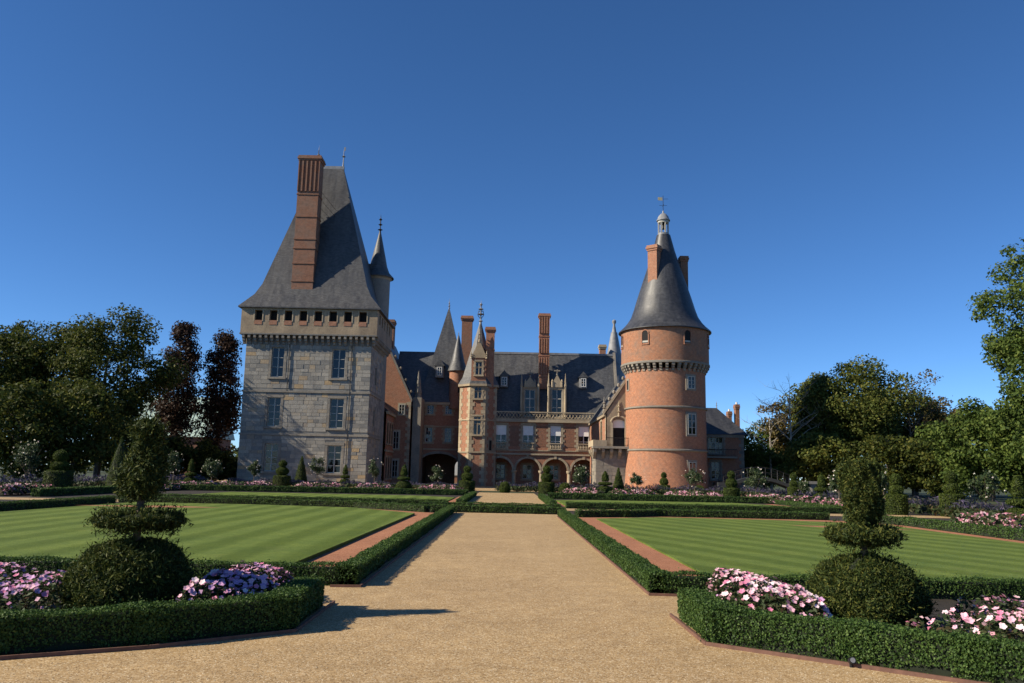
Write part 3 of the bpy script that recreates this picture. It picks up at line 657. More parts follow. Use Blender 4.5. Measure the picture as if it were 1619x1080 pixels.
def gate_building():
    y0, y1 = 114.0, 124.0; xl = P(652, 700, y0)[0]; xr = -5.2; ze = 11.4
    T = thing('gate_building', 'shaded brick gatehouse with wide arched passage and two window rows', 'building', ((xl + xr) / 2, 118, 0))
    fr = FR((xl, y0, 0), (1, 0)); W = xr - xl
    U = lambda px, py: P(px, py, y0)[0] - xl
    arch = (U(662, 750), U(724, 750), -0.05, 4.25, 1.5); hs = [arch]; wn = []
    for a, b, c, d in ((675, 686, 640, 654.5), (704, 715, 640.5, 655), (673, 684, 675, 699), (703, 714, 676, 699.5)):
        wn.append((U(a, c), U(b, c), P(a, d, y0)[1], P(a, c, y0)[1]))
    mb = MB(); wall(mb, fr, 0, W, 0, ze, hs + wn, .5)
    wall(mb, FR((xr, y0, 0), (0, 1)), 0, y1 - y0, 0, ze)
    # passage: side walls, vault and the rear arch
    rear = (U(706, 745) + .5, U(725, 745) + .4, -0.05, 3.5, 1.0)
    wall(mb, FR((xl, y1, 0), (1, 0)), 0, W, 0, ze, [rear], -.5)
    a, b = arch[0], arch[1] + 1.2
    for q in (a, b): mb.face([fr.p(q, -.5, 0), fr.p(q, -9.6, 0), fr.p(q, -9.6, 4.6), fr.p(q, -.5, 4.6)])
    mb.face([fr.p(a, -.5, 4.4), fr.p(b, -.5, 4.4), fr.p(b, -9.6, 4.4), fr.p(a, -9.6, 4.4)])
    mb.build('wall', 'brick', T)
    for h in wn: window(T, fr, *h, 3, 4, .25, 'window_paint', .05); surround(T, fr, *h, 'quoin_stone', .2, .2, .05)
    pts = arc(arch[0], arch[1], arch[3], arch[4], 14); vs = MB()
    for (p0, z0), (p1, z1) in zip(pts[:-1], pts[1:]):
        m_ = (arch[0] + arch[1]) / 2; o0 = ((p0 - m_) * 1.1 + m_, (z0 - 2.7) * 1.22 + 2.7); o1 = ((p1 - m_) * 1.1 + m_, (z1 - 2.7) * 1.22 + 2.7)
        vs.prism([fr.p(p0, .05, z0), fr.p(p1, .05, z1), fr.p(o1[0], .05, o1[1]), fr.p(o0[0], .05, o0[1])], fr.n * -.2)
    vs.build('arch_ring', 'grey_stone', T)
    band(T, fr, 0, W, 4.75, .2, .1, 'quoin_stone'); band(T, fr, 0, W, 7.9, .18, .1, 'quoin_stone'); band(T, fr, -.1, W, ze - .35, .36, .3, 'quoin_stone', 'cornice')
    quoins(T, fr, W, 0, ze - .4, -1)
    r = MB(); r.prism([V(xl - 3, y0 - .35, ze), V(xl - 3, y0 + 5, 19.3), V(xl - 3, y1 + .3, ze)], (xr - xl + 3.6, 0, 0)); r.build('roof', 'slate', T)
    cx = P(708, 560, 118.5)[0]; p = MB(); hip(p, cx, 118.5, [(12.3, 4.2, 4.2), (15.0, 2.75, 2.9), (25.6, .1, .5)]); pr = p.build('pyramid_roof', 'slate', T)
    finial(pr, cx, 118.1, 25.4, 1.9, .1); finial(pr, cx, 119, 25.4, 1.7, .09)
    # little dormer on the pyramid roof
    dx, dz = P(695, 594, 115)[0], P(695, 594, 115)[1]; d = MB(); d.box(dx - .55, dx + .55, 114.6, 117, dz - .3, dz + 1.35); do = d.build('dormer', 'lead', T)
    MB().prism([V(dx - .75, 114.45, dz + 1.35), V(dx + .75, 114.45, dz + 1.35), V(dx, 114.45, dz + 2.4)], (0, 2.8, 0)).build('dormer_roof', 'slate', do)
    f2 = FR((dx - .45, 114.25, 0), (1, 0)); window(T, f2, .1, .8, dz - .05, dz + 1.2, 2, 3, .3, 'white_paint', back=False)
    # round stair turret
    tx, ty = P(723, 600, 114.4)[0], 114.4; zt = P(723, 586, 114.4)[1]; t = MB().lathe([(1.13, 10.5), (1.13, zt - .35), (1.25, zt - .25), (1.25, zt)], (tx, ty), 20).build('round_turret', 'brick', T, True)
    MB().lathe([(1.45, zt - .12), (1.4, zt), (.95, zt + 1.3), (.12, zt + 5.0)], (tx, ty), 20).build('turret_roof', 'slate', t, True); finial(t, tx, ty, zt + 4.8, .9, .09)
    f3 = FR((tx - .1, ty - 1.06, 0), (1, 0)); MB().fbox(f3, .3, .75, -.3, .05, zt - 3.3, zt - 2.2).build('window', 'dark_room', T)
    x_ = P(738, 540, 117)[0]; chimney(T, x_, 117, 1.5, 1.5, 13, P(738, 501, 117)[1], 'brick_old', capmat='brick')
    return T
gate_building()
# house and wall seen through the passage
T = thing('far_house', 'pale rendered house seen through the gatehouse passage', 'building', (-8, 150, 0))
MB().box(-12, -4, 150, 156, 0, 7).build('wall', 'pale_wall', T)
MB().prism([V(-12.3, 149.8, 7), V(-12.3, 153, 10), V(-12.3, 156.2, 7)], (8.6, 0, 0)).build('roof', 'slate', T)
T = thing('courtyard_wall', 'low brick wall seen through the gatehouse passage', 'wall', (-8, 140, 0))
MB().box(-14, -3, 140, 140.4, 0, 1.1).build('wall', 'brick', T); MB().box(-14.1, -2.9, 139.9, 140.5, 1.1, 1.25).build('coping', 'grey_stone', T)
# ================================================================== STAIR TOWER
def stair_tower():
    cx, cy, ap = -4.1, 110.7, 2.5; s = 2 * ap * math.tan(math.pi / 8); ze = 13.5
    T = thing('octagonal_stair_tower', 'octagonal brick stair tower with stone dormer and pointed spire', 'tower', (cx, cy, 0))
    mb = MB(); frs = []
    for k in range(8):
        a = -math.pi / 2 + k * math.pi / 4; n = V(math.cos(a), math.sin(a), 0); t = V(-n.y, n.x, 0); frs.append(FR(Vector((cx, cy, 0)) + n * ap - t * s / 2, t))
    zz = [(P(755, 628, 106.5)[1], P(755, 609, 106.5)[1]), (P(755, 686, 106.5)[1], P(755, 657, 106.5)[1])]
    hs = [(s / 2 - .48, s / 2 + .48, a, b) for a, b in zz]
    for k, f in enumerate(frs): wall(mb, f, 0, s, 0, ze, hs if k == 0 else (), .4)
    mb.build('wall', 'brick', T)
    f0 = frs[0]
    for h in hs: window(T, f0, *h, 2, 2, .25); surround(T, f0, *h, 'quoin_stone', .22, .14, .07, mull=(h[2] + h[3]) / 2 + .2)
    for k in (0, 1, 7):
        quoins(T, frs[k], 0, 0, ze - .3, 1, h=.5); quoins(T, frs[k], s, 0, ze - .3, -1, h=.5)
        band(T, frs[k], -.03, s + .03, 4.3, .2, .12, 'quoin_stone'); band(T, frs[k], -.03, s + .03, 8.6, .16, .1, 'quoin_stone')
    # small side window low on the right-hand face
    f1 = frs[1]; MB().fbox(f1, .65, 1.35, -.05, .07, 4.4, 6.4).build('window_surround', 'quoin_stone', T); MB().fbox(f1, .8, 1.2, -.05, .1, 4.7, 6.0).build('window', 'dark_room', T)
    c = MB()
    for f in frs: c.fbox(f, -.12, s + .12, -.1, .28, ze - .3, ze - .002)
    c.build('cornice', 'quoin_stone', T)
    R = ap / math.cos(math.pi / 8) + .3; r = MB().lathe([(R, ze), (R * .8, ze + 1.0), (.16, 22.2)], (cx, cy), 8, math.pi / 8, 2 * math.pi + math.pi / 8); ro = r.build('spire', 'slate', T)
    finial(ro, cx, cy, 22.0, 3.6, .2, ((.15, 1.6), (.42, 2.4), (.62, 2.0), (.8, 1.2)), 'lead')
    for k in range(4):
        a = k * math.pi / 2; q = MB(); p = [V(cx + math.cos(a) * x_, cy + math.sin(a) * x_, z) for x_, z in ((.1, 22.9), (.42, 23.4), (.3, 24.0), (.12, 23.9))]
        for u, v in zip(p[:-1], p[1:]): q.tube(u, v, .045, None, 5)
        q.build('finial_scroll', 'iron', ro)
    # tall stone dormer over the front face
    y = cy - ap - .05; za, zb, zg = ze - .1, P(755, 563, 106.4)[1], P(755, 541, 106.4)[1]; d = MB(); df = FR((cx - s / 2 + .05, y, 0), (1, 0)); sw = s - .1
    dh = (sw / 2 - .42, sw / 2 + .42, P(755, 590, 106.4)[1], P(755, 569, 106.4)[1])
    wall(d, df, 0, sw, za, zb, [dh], .35)
    for q in (0, sw): d.face([df.p(q, 0, za), df.p(q, -2, za), df.p(q, -2, zb), df.p(q, 0, zb)])
    d.face([df.p(0, 0, zb), df.p(sw, 0, zb), df.p(sw, -2, zb), df.p(0, -2, zb)])
    do = d.build('dormer', 'brick', T); window(T, df, *dh, 2, 2, .25); surround(T, df, *dh, 'quoin_stone', .22, .12, .06, mull=(dh[2] + dh[3]) / 2 + .15)
    g = MB(); g.prism([df.p(-.1, .1, zb), df.p(sw + .1, .1, zb), df.p(sw / 2, .1, zg + .6)], df.n * -.35); go = g.build('dormer_gable', 'quoin_stone', do)
    MB().prism([df.p(.02, -.25, zb - .02), df.p(sw - .02, -.25, zb - .02), df.p(sw / 2, -.25, zg + .4)], df.n * -2.2).build('dormer_roof', 'slate', do)
    for u, h in ((-.05, 1.5), (sw + .05, 1.5), (sw / 2, 2.6)):
        z_ = zb - .1 if h < 2 else zg + .3; q = df.p(u, .05, 0); finial(do, q.x, q.y, z_, h * .75, .17, ((.3, 1.3), (.55, 1.2)), 'quoin_stone', 'pinnacle')
    x_ = P(774.5, 560, 108.5)[0]; chimney(T, x_, 109.2, 1.15, 1.3, 13.0, P(774, 517, 108.5)[1], 'brick', bands=(18.2,))
stair_tower()
# ================================================================== MAIN WING
def main_wing():
    y0 = 110.0; xl, xr = -3.2, 16.0; W = xr - xl; ze = 9.0
    T = thing('main_wing', 'brick and stone main range with arcade, blinds and ornate dormers', 'building', (6, 113, 0))
    fr = FR((xl, y0, 0), (1, 0)); cs = [P(q, 690, y0)[0] - xl for q in (792, 835, 878.4, 922.8)]
    arches = [(c - 1.62, c + 1.62, -.05, 3.75, 1.62) for c in cs]; wins = [(c - .74, c + .74, 5.0, 8.2) for c in cs]
    mb = MB(); wall(mb, fr, 0, W, 0, ze, arches + wins, .5); mb.build('wall', 'brick', T)
    # arcade behind the arches
    bk = MB(); fb = FR((xl, y0 + 3.2, 0), (1, 0)); bw = [(c - .62, c + .62, 1.0, 2.95) for c in cs]; wall(bk, fb, 0, W, 0, 4.2, bw, .3)
    bk.face([V(xl, y0 + .5, 4.1), V(xr, y0 + .5, 4.1), V(xr, y0 + 3.2, 4.1), V(xl, y0 + 3.2, 4.1)]); bk.box(xl - .1, xl, y0, y0 + 8, 0, ze); bk.box(xr, xr + .2, y0, y0 + 8, 0, ze); bk.build('arcade_back_wall', 'brick', T)
    for h in bw: window(T, fb, *h, 2, 3, .2, 'window_paint', .07, transom=2); surround(T, fb, *h, 'quoin_stone', .2, .14, .06)
    for c in cs:                                       # stone arch rings and columns
        a = MB(); n = 16
        for k in range(n):
            t0, t1 = math.pi * k / n, math.pi * (k + 1) / n
            q = lambda t, r: (c - r * math.cos(t), 2.13 + r * math.sin(t))
            pts = [q(t0, 1.615), q(t1, 1.615), q(t1, 1.9), q(t0, 1.9)]; a.prism([fr.p(u, .09, z) for u, z in pts], fr.n * -.3)
        a.fbox(fr, c - .16, c + .16, -.1, .16, 3.72, 4.2); a.build('arch_ring', 'quoin_stone', T)
    for k in range(5):
        u = (cs[0] - 1.87) if k == 0 else (cs[k - 1] + cs[k]) / 2 if k < 4 else cs[3] + 1.87
        x, y = fr.p(u, -.2, 0).x, y0 + .15
        MB().lathe([(.42, 0), (.42, .25), (.28, .35), (.26, 1.75), (.36, 1.85), (.42, 2.1), (.42, 2.16)], (x, y - .1), 12).build('column', 'quoin_stone', T, True)
    band(T, fr, 0, W, 4.2, .22, .22, 'quoin_stone'); band(T, fr, 0, W, 4.95 - .2, .12, .12, 'quoin_stone')
    band(T, fr, 0, W, ze - .4, .4, .35, 'quoin_stone', 'cornice')
    for i, h in enumerate(wins):
        window(T, fr, *h, 2, 3, .3, 'white_paint', .08); surround(T, fr, h[0], h[1], h[2], h[3], 'quoin_stone', .28, .22, .07, True, .3)
        cu = MB()
        for sgn in (-1, 1):
            m_ = cs[i] + sgn * .37; cu.face([fr.p(m_ - .3 * (sgn < 0) - .02, -.34, 5.2), fr.p(m_ + .3 * (sgn > 0) + .02, -.34, 5.2), fr.p(m_ + .3, -.34, 7.0), fr.p(m_ - .3, -.34, 7.0)])
        MB().fbox(fr, h[0] + .03, h[1] - .03, -.2, -.13, 6.85, 8.15).build('window_blind', 'blind', T)
        bl = MB().fbox(fr, h[0] - .1, h[1] + .1, .06, .22, 5.72, 5.86).fbox(fr, h[0] - .1, h[1] + .1, .05, .25, 4.95, 5.08).build('balustrade', 'quoin_stone', T)
        for k in range(7):
            p = fr.p(h[0] + (h[1] - h[0]) * (k + .5) / 7, .14, 0); MB().lathe([(.05, 5.08), (.085, 5.28), (.04, 5.5), (.06, 5.72)], (p.x, p.y), 6).build('baluster', 'quoin_stone', bl)
    # panels of lozenge brick and stone strips between windows
    for a, b in zip(cs[:-1], cs[1:]):
        m_ = (a + b) / 2; MB().fbox(fr, m_ - .85, m_ + .85, -.05, .03, 5.35, 8.1).build('brick_panel', 'brick_old', T)
    # pierced parapet
    pb = MB().fbox(fr, 0, W, .2, .36, 9.0, 9.14).fbox(fr, 0, W, .18, .38, 9.86, 10.02).build('pierced_parapet', 'quoin_stone', T)
    k = 0; u = .1
    while u < W - .9:
        q = MB(); q.tube(fr.p(u, .28, 9.12), fr.p(u + .45, .28, 9.88), .055, None, 5); q.tube(fr.p(u + .45, .28, 9.88), fr.p(u + .9, .28, 9.12), .055, None, 5)
        q.tube(fr.p(u, .28, 9.88), fr.p(u + .45, .28, 9.12), .05, None, 5); q.tube(fr.p(u + .45, .28, 9.12), fr.p(u + .9, .28, 9.88), .05, None, 5); q.build('tracery', 'quoin_stone', pb); u += .9
    # roof
    r = MB(); r.prism([V(xl, y0 + .3, ze), V(xl, y0 + 4.6, 18.7), V(xl, y0 + 9, ze)], (P(969, 570, 114.5)[0] - xl, 0, 0)); ro = r.build('roof', 'slate', T)
    MB().box(xl, P(969, 570, 114.5)[0], y0 + 4.45, y0 + 4.75, 18.55, 18.85).build('ridge_capping', 'lead', ro)
    xe = P(969, 570, 114.5)[0]; MB().prism([V(xe, y0 + .1, ze), V(xe, y0 + 4.6, 19.1), V(xe, y0 + 9.1, ze)], (.35, 0, 0)).build('gable_coping', 'grey_stone', T)
    # ornate stone dormers
    for px, kind in ((837.5, 0), (880.4, 1)):
        cx = P(px, 640, y0 + .2)[0]; D = MB(); df = FR((cx - 1.1, y0 + .25, 0), (1, 0)); zt = P(px, 612, y0)[1]
        hole = (.38, 1.82, 9.4, zt - .3); wall(D, df, 0, 2.2, 9.0, zt, [hole], .3)
        for q in (0, 2.2): D.face([df.p(q, 0, 9), df.p(q, -3, 9), df.p(q, -3, zt), df.p(q, 0, zt)])
        D.face([df.p(0, 0, zt), df.p(2.2, 0, zt), df.p(2.2, -3.2, zt), df.p(0, -3.2, zt)]); do = D.build('dormer', 'quoin_stone' if kind else 'warm_stone', T)
        window(T, df, *hole, 2, 3, .2, 'window_paint', .09, transom=2)
        zg = P(px, 603 if kind else 607, y0)[1]
        g = MB(); g.prism([df.p(.25, .1, zt), df.p(1.95, .1, zt), df.p(1.6, .1, zt + .8), df.p(1.1, .1, zg + 1.0), df.p(.6, .1, zt + .8)], df.n * -.3); go = g.build('dormer_gable', 'quoin_stone', do)
        MB().prism([df.p(0, -.3, zt), df.p(2.2, -.3, zt), df.p(1.1, -.3, zt + 1.7)], df.n * -3.2).build('dormer_roof', 'slate', do)
        for u, z_, h in ((-.05, 9.4, zt - 9.4 + 1.9), (2.25, 9.4, zt - 9.4 + 1.9), (.45, zt, 1.1), (1.75, zt, 1.1)):
            p = df.p(u, .06, 0); MB().lathe([(.16, z_), (.14, z_ + h * .68), (.2, z_ + h * .7), (.12, z_ + h * .78), (.03, z_ + h)], (p.x, p.y), 6).build('pinnacle', 'quoin_stone', do)
        p = df.p(1.1, .02, 0); zf = zg + .9; finial(do, p.x, p.y, zf, P(px, 587, y0)[1] - zf + .35, .15, ((.4, 1.5),), 'grey_stone')
        MB().box(p.x - .42, p.x + .42, p.y - .07, p.y + .07, zf + .5, zf + .68).build('finial_arm', 'grey_stone', do)
    # small roof dormers
    for px, py in ((797, 610), (922, 612)):
        dx, dz = P(px, py, y0 + 2.2); d = MB(); d.box(dx - .52, dx + .52, y0 + 1.9, y0 + 4.2, dz - .2, dz + 1.3); do = d.build('dormer', 'lead', T)
        MB().prism([V(dx - .72, y0 + 1.75, dz + 1.28), V(dx + .72, y0 + 1.75, dz + 1.28), V(dx, y0 + 1.75, dz + 2.15)], (0, 2.6, 0)).build('dormer_roof', 'slate', do)
        window(T, FR((dx - .45, y0 + 1.6, 0), (1, 0)), .08, .82, dz - .02, dz + 1.18, 2, 3, .27, 'white_paint', back=False)
    chimney(T, P(860, 560, 112.4)[0], 112.4, 1.4, 1.1, 13.4, P(860, 497, 112.4)[1], 'brick', [(15.4, 17.8, 4), (18.4, 20.5, 4), (21.2, 23.6, 4)], None, (15.0, 17.95, 20.7))
    x_ = P(953, 555, 117)[0]; chimney(T, x_, 117.5, .9, 1.0, 16, P(953, 545, 117)[1], 'brick', capmat='quoin_stone')
    tx = P(971, 560, 119)[0]; za = P(971, 505, 119)[1]
    t = MB().lathe([(1.9, 0), (1.9, 13.5)], (tx, 119), 20).build('round_turret', 'brick', T, True)
    MB().lathe([(2.1, 13.4), (1.85, 14.2), (1.25, 18.5), (.5, 22.6), (.5, 22.75), (.36, 22.8), (.15, za - .8), (.3, za - .5), (.3, za - .2), (0, za)], (tx, 119), 20).build('turret_roof', 'lead', t, True)
main_wing()
# ================================================================== BALCONY PAVILION
def balcony_pavilion():
    yb = 91.6; T = thing('balcony_pavilion', 'stone pavilion with arched door and iron balcony beside the round tower', 'building', (12.5, 95, 0))
    xb0, xb1 = 9.95, 14.6; b = MB(); b.box(xb0, xb1, yb, 96.6, 0, 4.55); b.build('base_wall', 'mortar', T)
    fr = FR((xb0, yb, 0), (1, 0)); fl = FR((xb0, 96.6, 0), (0, -1)); st = MB()
    for f, wd in ((fr, xb1 - xb0), (fl, 5.0)):
        z = 0
        while z < 4.4:
            z2 = min(z + random.uniform(.34, .46), 4.5); u = 0
            while u < wd - .05:
                u2 = min(u + random.uniform(.45, .95), wd); u2 = wd if wd - u2 < .3 else u2
                st.fbox(f, u + .01, u2 - .01, -.05, random.uniform(.015, .06), z + .01, z2 - .01); u = u2
            z = z2
    o = st.build('stonework', 'grey_stone', T); o['kind'] = 'stuff'
    xu, xu1, y0 = 11.12, 15.6, 92.2; zt = 13.6; ze = P(959, 654, 92)[1]
    f0 = FR((xu, y0, 0), (1, 0)); dr = (P(969, 690, y0)[0] - xu, P(988, 690, y0)[0] - xu, 4.95, P(978, 663, y0)[1], .35)
    mb = MB(); sl = (zt - ze) / (14.3 - xu)
    wall(mb, f0, 0, xu1 - xu, 0, ze, [dr], .4); mb.face([V(xu, y0, ze), V(xu1, y0, ze), V(xu1, y0, zt + 1), V(14.3, y0, zt), ])
    mb.build('wall', 'warm_stone', T)
    fs = FR((xu, 109.9, 0), (0, -1)); s = MB(); wall(s, fs, 0, 17.7, 0, ze, [(12.6, 13.9, 5.0, 8.0)], .4); s.build('side_wall', 'brick', T)
    window(T, fs, 12.6, 13.9, 5.0, 8.0, 2, 4); surround(T, fs, 12.6, 13.9, 5.0, 8.0, 'quoin_stone', .2, .2, .05); quoins(T, fs, 17.7, 0, ze, -1); band(T, fs, 0, 17.7, ze - .3, .3, .25, 'quoin_stone', 'cornice')
    band(T, fs, 0, 13, 4.3, .25, .12, 'quoin_stone')
    r = MB(); r.prism([V(xu - .3, y0 + .3, ze), V(14.3, y0 + .3, zt), V(17, y0 + .3, zt), V(17, y0 + .3, ze)], (0, 17.4, 0)); r.build('roof', 'slate', T)
    c = MB(); c.prism([V(xu - .25, y0 - .12, ze - .1), V(14.3, y0 - .12, zt), V(14.3, y0 - .12, zt + .4), V(xu - .35, y0 - .12, ze + .25)], (0, .5, 0)); co = c.build('gable_coping', 'quoin_stone', T)
    for k in range(6):
        t = (k + .5) / 6.2; px, pz = xu - .4 + (14.3 - xu + .1) * t, ze + .45 + (zt - ze) * t
        MB().lathe([(0, pz - .2), (.16, pz - .1), (.2, pz + .08), (.1, pz + .26), (0, pz + .3)], (px, y0 + .1), 7).build('crocket', 'grey_stone', co, True)
    finial(T, xu - .2, y0 + .1, ze + .1, 1.9, .2, ((.3, 1.4), (.6, 1.1)), 'grey_stone', 'pinnacle')
    # door with stone arch, transom blind
    a, b2, c_, d_ = dr[:4]; D = MB().fbox(f0, a, b2, -.5, -.38, c_, d_ - .9); do = D.build('door', 'dark_room', T); MB().fbox(f0, a, b2, -.38, -.3, d_ - .95, d_).build('door_blind', 'blind', T)
    sr = MB(); sr.fbox(f0, a - .22, a, -.05, .12, c_, d_ - .1); sr.fbox(f0, b2, b2 + .22, -.05, .12, c_, d_ - .1)
    pts = arc(a - .22, b2 + .22, d_ + .3, .6, 10)
    for (u0, z0), (u1, z1) in zip(pts[:-1], pts[1:]): sr.tube(f0.p(u0, .08, z0), f0.p(u1, .08, z1), .11, None, 6)
    so = sr.build('door_surround', 'quoin_stone', T); m_ = f0.p((a + b2) / 2, .08, 0); finial(so, m_.x, m_.y, d_ + .3, 1.9, .16, ((.3, 1.6), (.6, 1.3)), 'quoin_stone')
    # balcony
    y1 = 90.75; MB().box(9.5, 14.75, y1, 92.15, 4.66, 4.92).build('balcony_slab', 'grey_stone', T)
    MB().box(9.55, 9.8, y1, 96.6, 4.925, 5.6).box(9.55, 11.05, y1 - .003, y1 + .25, 4.925, 5.57).build('balcony_parapet', 'quoin_stone', T)
    for k in range(6):
        x = 9.75 + k * .93; q = MB(); q.prism([V(x - .16, yb, 3.5), V(x - .16, yb, 4.6), V(x - .16, y1 + .05, 4.6), V(x - .16, y1 + .15, 4.25), V(x - .16, yb - .3, 3.9)], (.32, 0, 0)); q.build('corbel', 'grey_stone', T)
    for k in range(5):
        y_ = 92.4 + k * .95; q = MB(); q.prism([V(9.95, y_, 3.5), V(9.95, y_, 4.6), V(9.5, y_, 4.6), V(9.55, y_, 4.25), V(9.8, y_, 3.9)], (0, .32, 0)); q.build('corbel', 'quoin_stone', T)
    rl = MB().tube((11.05, y1 + .1, 5.85), (14.7, y1 + .1, 5.85), .035).tube((14.7, y1 + .1, 5.85), (14.7, 92, 5.85), .035).tube((11.05, y1 + .1, 5.05), (14.7, y1 + .1, 5.05), .025).build('railing', 'iron', T)
    for k in range(25): MB().tube((11.1 + k * .15, y1 + .1, 4.9), (11.1 + k * .15, y1 + .1, 5.85), .014, None, 4).build('baluster', 'iron', rl)
balcony_pavilion()
# ================================================================== ROUND TOWER
def round_tower():
    cx, cy = 17.85, 92.0; c = (cx, cy); r = 4.5; ru = 4.95
    T = thing('round_tower', 'round red brick tower with conical slate roof and white lantern', 'tower', (cx, cy, 0))
    MB().lathe([(4.85, -.05), (4.72, .9), (4.55, 3.2), (4.5, 4.5), (r, 13.4)], c, 96).build('shaft', 'brick_tower', T, True)
    for z in (4.5, 9.15): MB().lathe([(r + .02, z - .12), (r + .16, z - .03), (r + .16, z + .1), (r + .02, z + .16)], c, 72).build('string_course', 'grey_stone', T, True)
    MB().lathe([(ru, 14.15), (ru, 18.0)], c, 96).build('parapet', 'brick_drum', T, True)
    MB().lathe([(r - .1, 14.0), (ru + .08, 14.0), (ru + .08, 14.2), (ru, 14.24)], c, 96).build('corbel_course', 'grey_stone', T, True)
    pr = [(-.1, 13.1), (.1, 13.15), (.14, 13.4), (.28, 13.45), (.32, 13.66), (.45, 13.72), (.47, 14.02), (-.1, 14.02)]; cm = MB()
    for (a, b), (e, d) in zip(pr[:-1], pr[1:]): cm.face([V(-.15, -a, b), V(.15, -a, b), V(.15, -e, d), V(-.15, -e, d)])
    for sx in (-.15, .15): cm.face([V(sx, -a, b) for a, b in (pr if sx > 0 else pr[::-1])])
    cme = cm.mesh('corbel', 'grey_stone'); nC = 44
    for k in range(nC):
        a = 2 * math.pi * k / nC; inst(cme, 'corbel', T, (cx + r * math.sin(a), cy - r * math.cos(a), 0), (0, 0, a))
    vd = math.atan2(cx, cy)                            # direction of the view onto the tower
    def face(deg, rad):
        a = -vd + R_(deg); n = V(math.sin(a), -math.cos(a), 0); t = V(math.cos(a), math.sin(a), 0); return FR(V(cx, cy, 0) + n * rad, t)
    for dg in (-25, 30, -74, 76, 130, 180, -130):
        f = face(dg, ru - .13); q = MB(); pts = arc(-.36, .36, 17.6, .36, 8)
        q.prism([f.p(-.36, .15, 16.2)] + [f.p(u, .15, z) for u, z in pts] + [f.p(.36, .15, 16.2)], f.n * -.04); wo = q.build('window', 'dark_room', T)
        fr_ = MB(); fr_.fbox(f, -.46, -.36, .05, .2, 16.1, 17.2); fr_.fbox(f, .36, .46, .05, .2, 16.1, 17.2); fr_.fbox(f, -.46, .46, .05, .22, 16.0, 16.1)
        for (u0, z0), (u1, z1) in zip(pts[:-1], pts[1:]): fr_.prism([f.p(u0, .2, z0), f.p(u1, .2, z1), f.p(u1 * 1.25, .2, z1 + .1), f.p(u0 * 1.25, .2, z0 + .1)], f.n * -.15)
        fr_.build('window_arch', 'brick', wo)
        MB().fbox(f, -.34, .34, .13, .16, 16.25, 16.45).build('window_bar', 'window_paint', wo)
    for dg, zb, zt, wd in ((38, 11.2, 12.6, .5), (38, 6.2, 8.5, .55), (38, 1.4, 3.3, .5), (-66, 11.3, 12.3, .18)):
        f = face(dg, r - .1); q = MB(); q.fbox(f, -wd - .18, wd + .18, 0, .14, zb - .18, zt + .2); q.build('window_surround', 'grey_stone', T)
        if wd > .3: window(T, face(dg, r + .3), -wd, wd, zb, zt, 2, 3, .27, back=False)
        else: MB().fbox(f, -wd, wd, .1, .19, zb, zt).build('window', 'dark_room', T)
    rf = MB().lathe([(ru - .2, 17.95), (5.28, 17.92), (5.28, 18.02), (4.75, 18.5), (4.3, 19.0), (3.85, 19.7), (3.5, 20.7), (3.12, 22.0), (2.5, 23.95), (1.85, 25.9), (1.28, 27.8), (.8, 29.7)], c, 72).build('roof', 'slate_dark', T, True)
    la = MB().lathe([(.8, 29.5), (.8, 29.72), (.66, 29.78), (.66, 29.95)], c, 16).build('lantern', 'lead', T, True)
    for k in range(8):
        a = k * math.pi / 4 + .2; x, y = cx + .58 * math.cos(a), cy + .58 * math.sin(a)
        MB().box(x - .08, x + .08, y - .08, y + .08, 29.9, 31.45).build('post', 'window_paint', la)
    MB().lathe([(.48, 31.2), (.67, 31.2), (.67, 31.46), (.48, 31.46)], c, 16).build('lantern_ring', 'window_paint', la)
    MB().lathe([(.0, 31.47), (.8, 31.47), (.8, 31.58), (.7, 31.68), (.6, 32.0), (.36, 32.3), (.11, 32.45), (.09, 32.7), (0, 32.8)], c, 18).build('lantern_dome', 'lead', la, True)
    MB().lathe([(.3, 30.5), (.26, 30.8), (.15, 31.1), (.05, 31.5)], c, 10).build('bell', 'iron', la, True)
    v = MB().tube((cx, cy, 32.7), (cx, cy, 34.6), .03).tube((cx - .45, cy, 33.4), (cx + .45, cy, 33.4), .02, None, 5).tube((cx, cy - .45, 33.4), (cx, cy + .45, 33.4), .02, None, 5).build('weather_vane', 'iron', la)
    MB().prism([V(cx - .6, cy, 34.05), V(cx - .08, cy, 34.0), V(cx - .08, cy, 34.4), V(cx - .62, cy, 34.42)], (0, .03, 0)).build('vane_flag', 'gilt', v); MB().tube((cx, cy, 34.2), (cx + .6, cy, 34.22), .02, None, 4).build('vane_arrow', 'iron', v)
    x, z = P(1036, 440, 89.9); chimney(T, x, 90.5, 1.15, .95, 22.0, P(1036, 388, 90.2)[1], 'brick', rz=R_(-38))
    x, z = P(1081, 440, 92.5); chimney(T, x, 92.6, .85, 1.1, 21.5, P(1081, 407, 92.6)[1], 'brick_old')
round_tower()
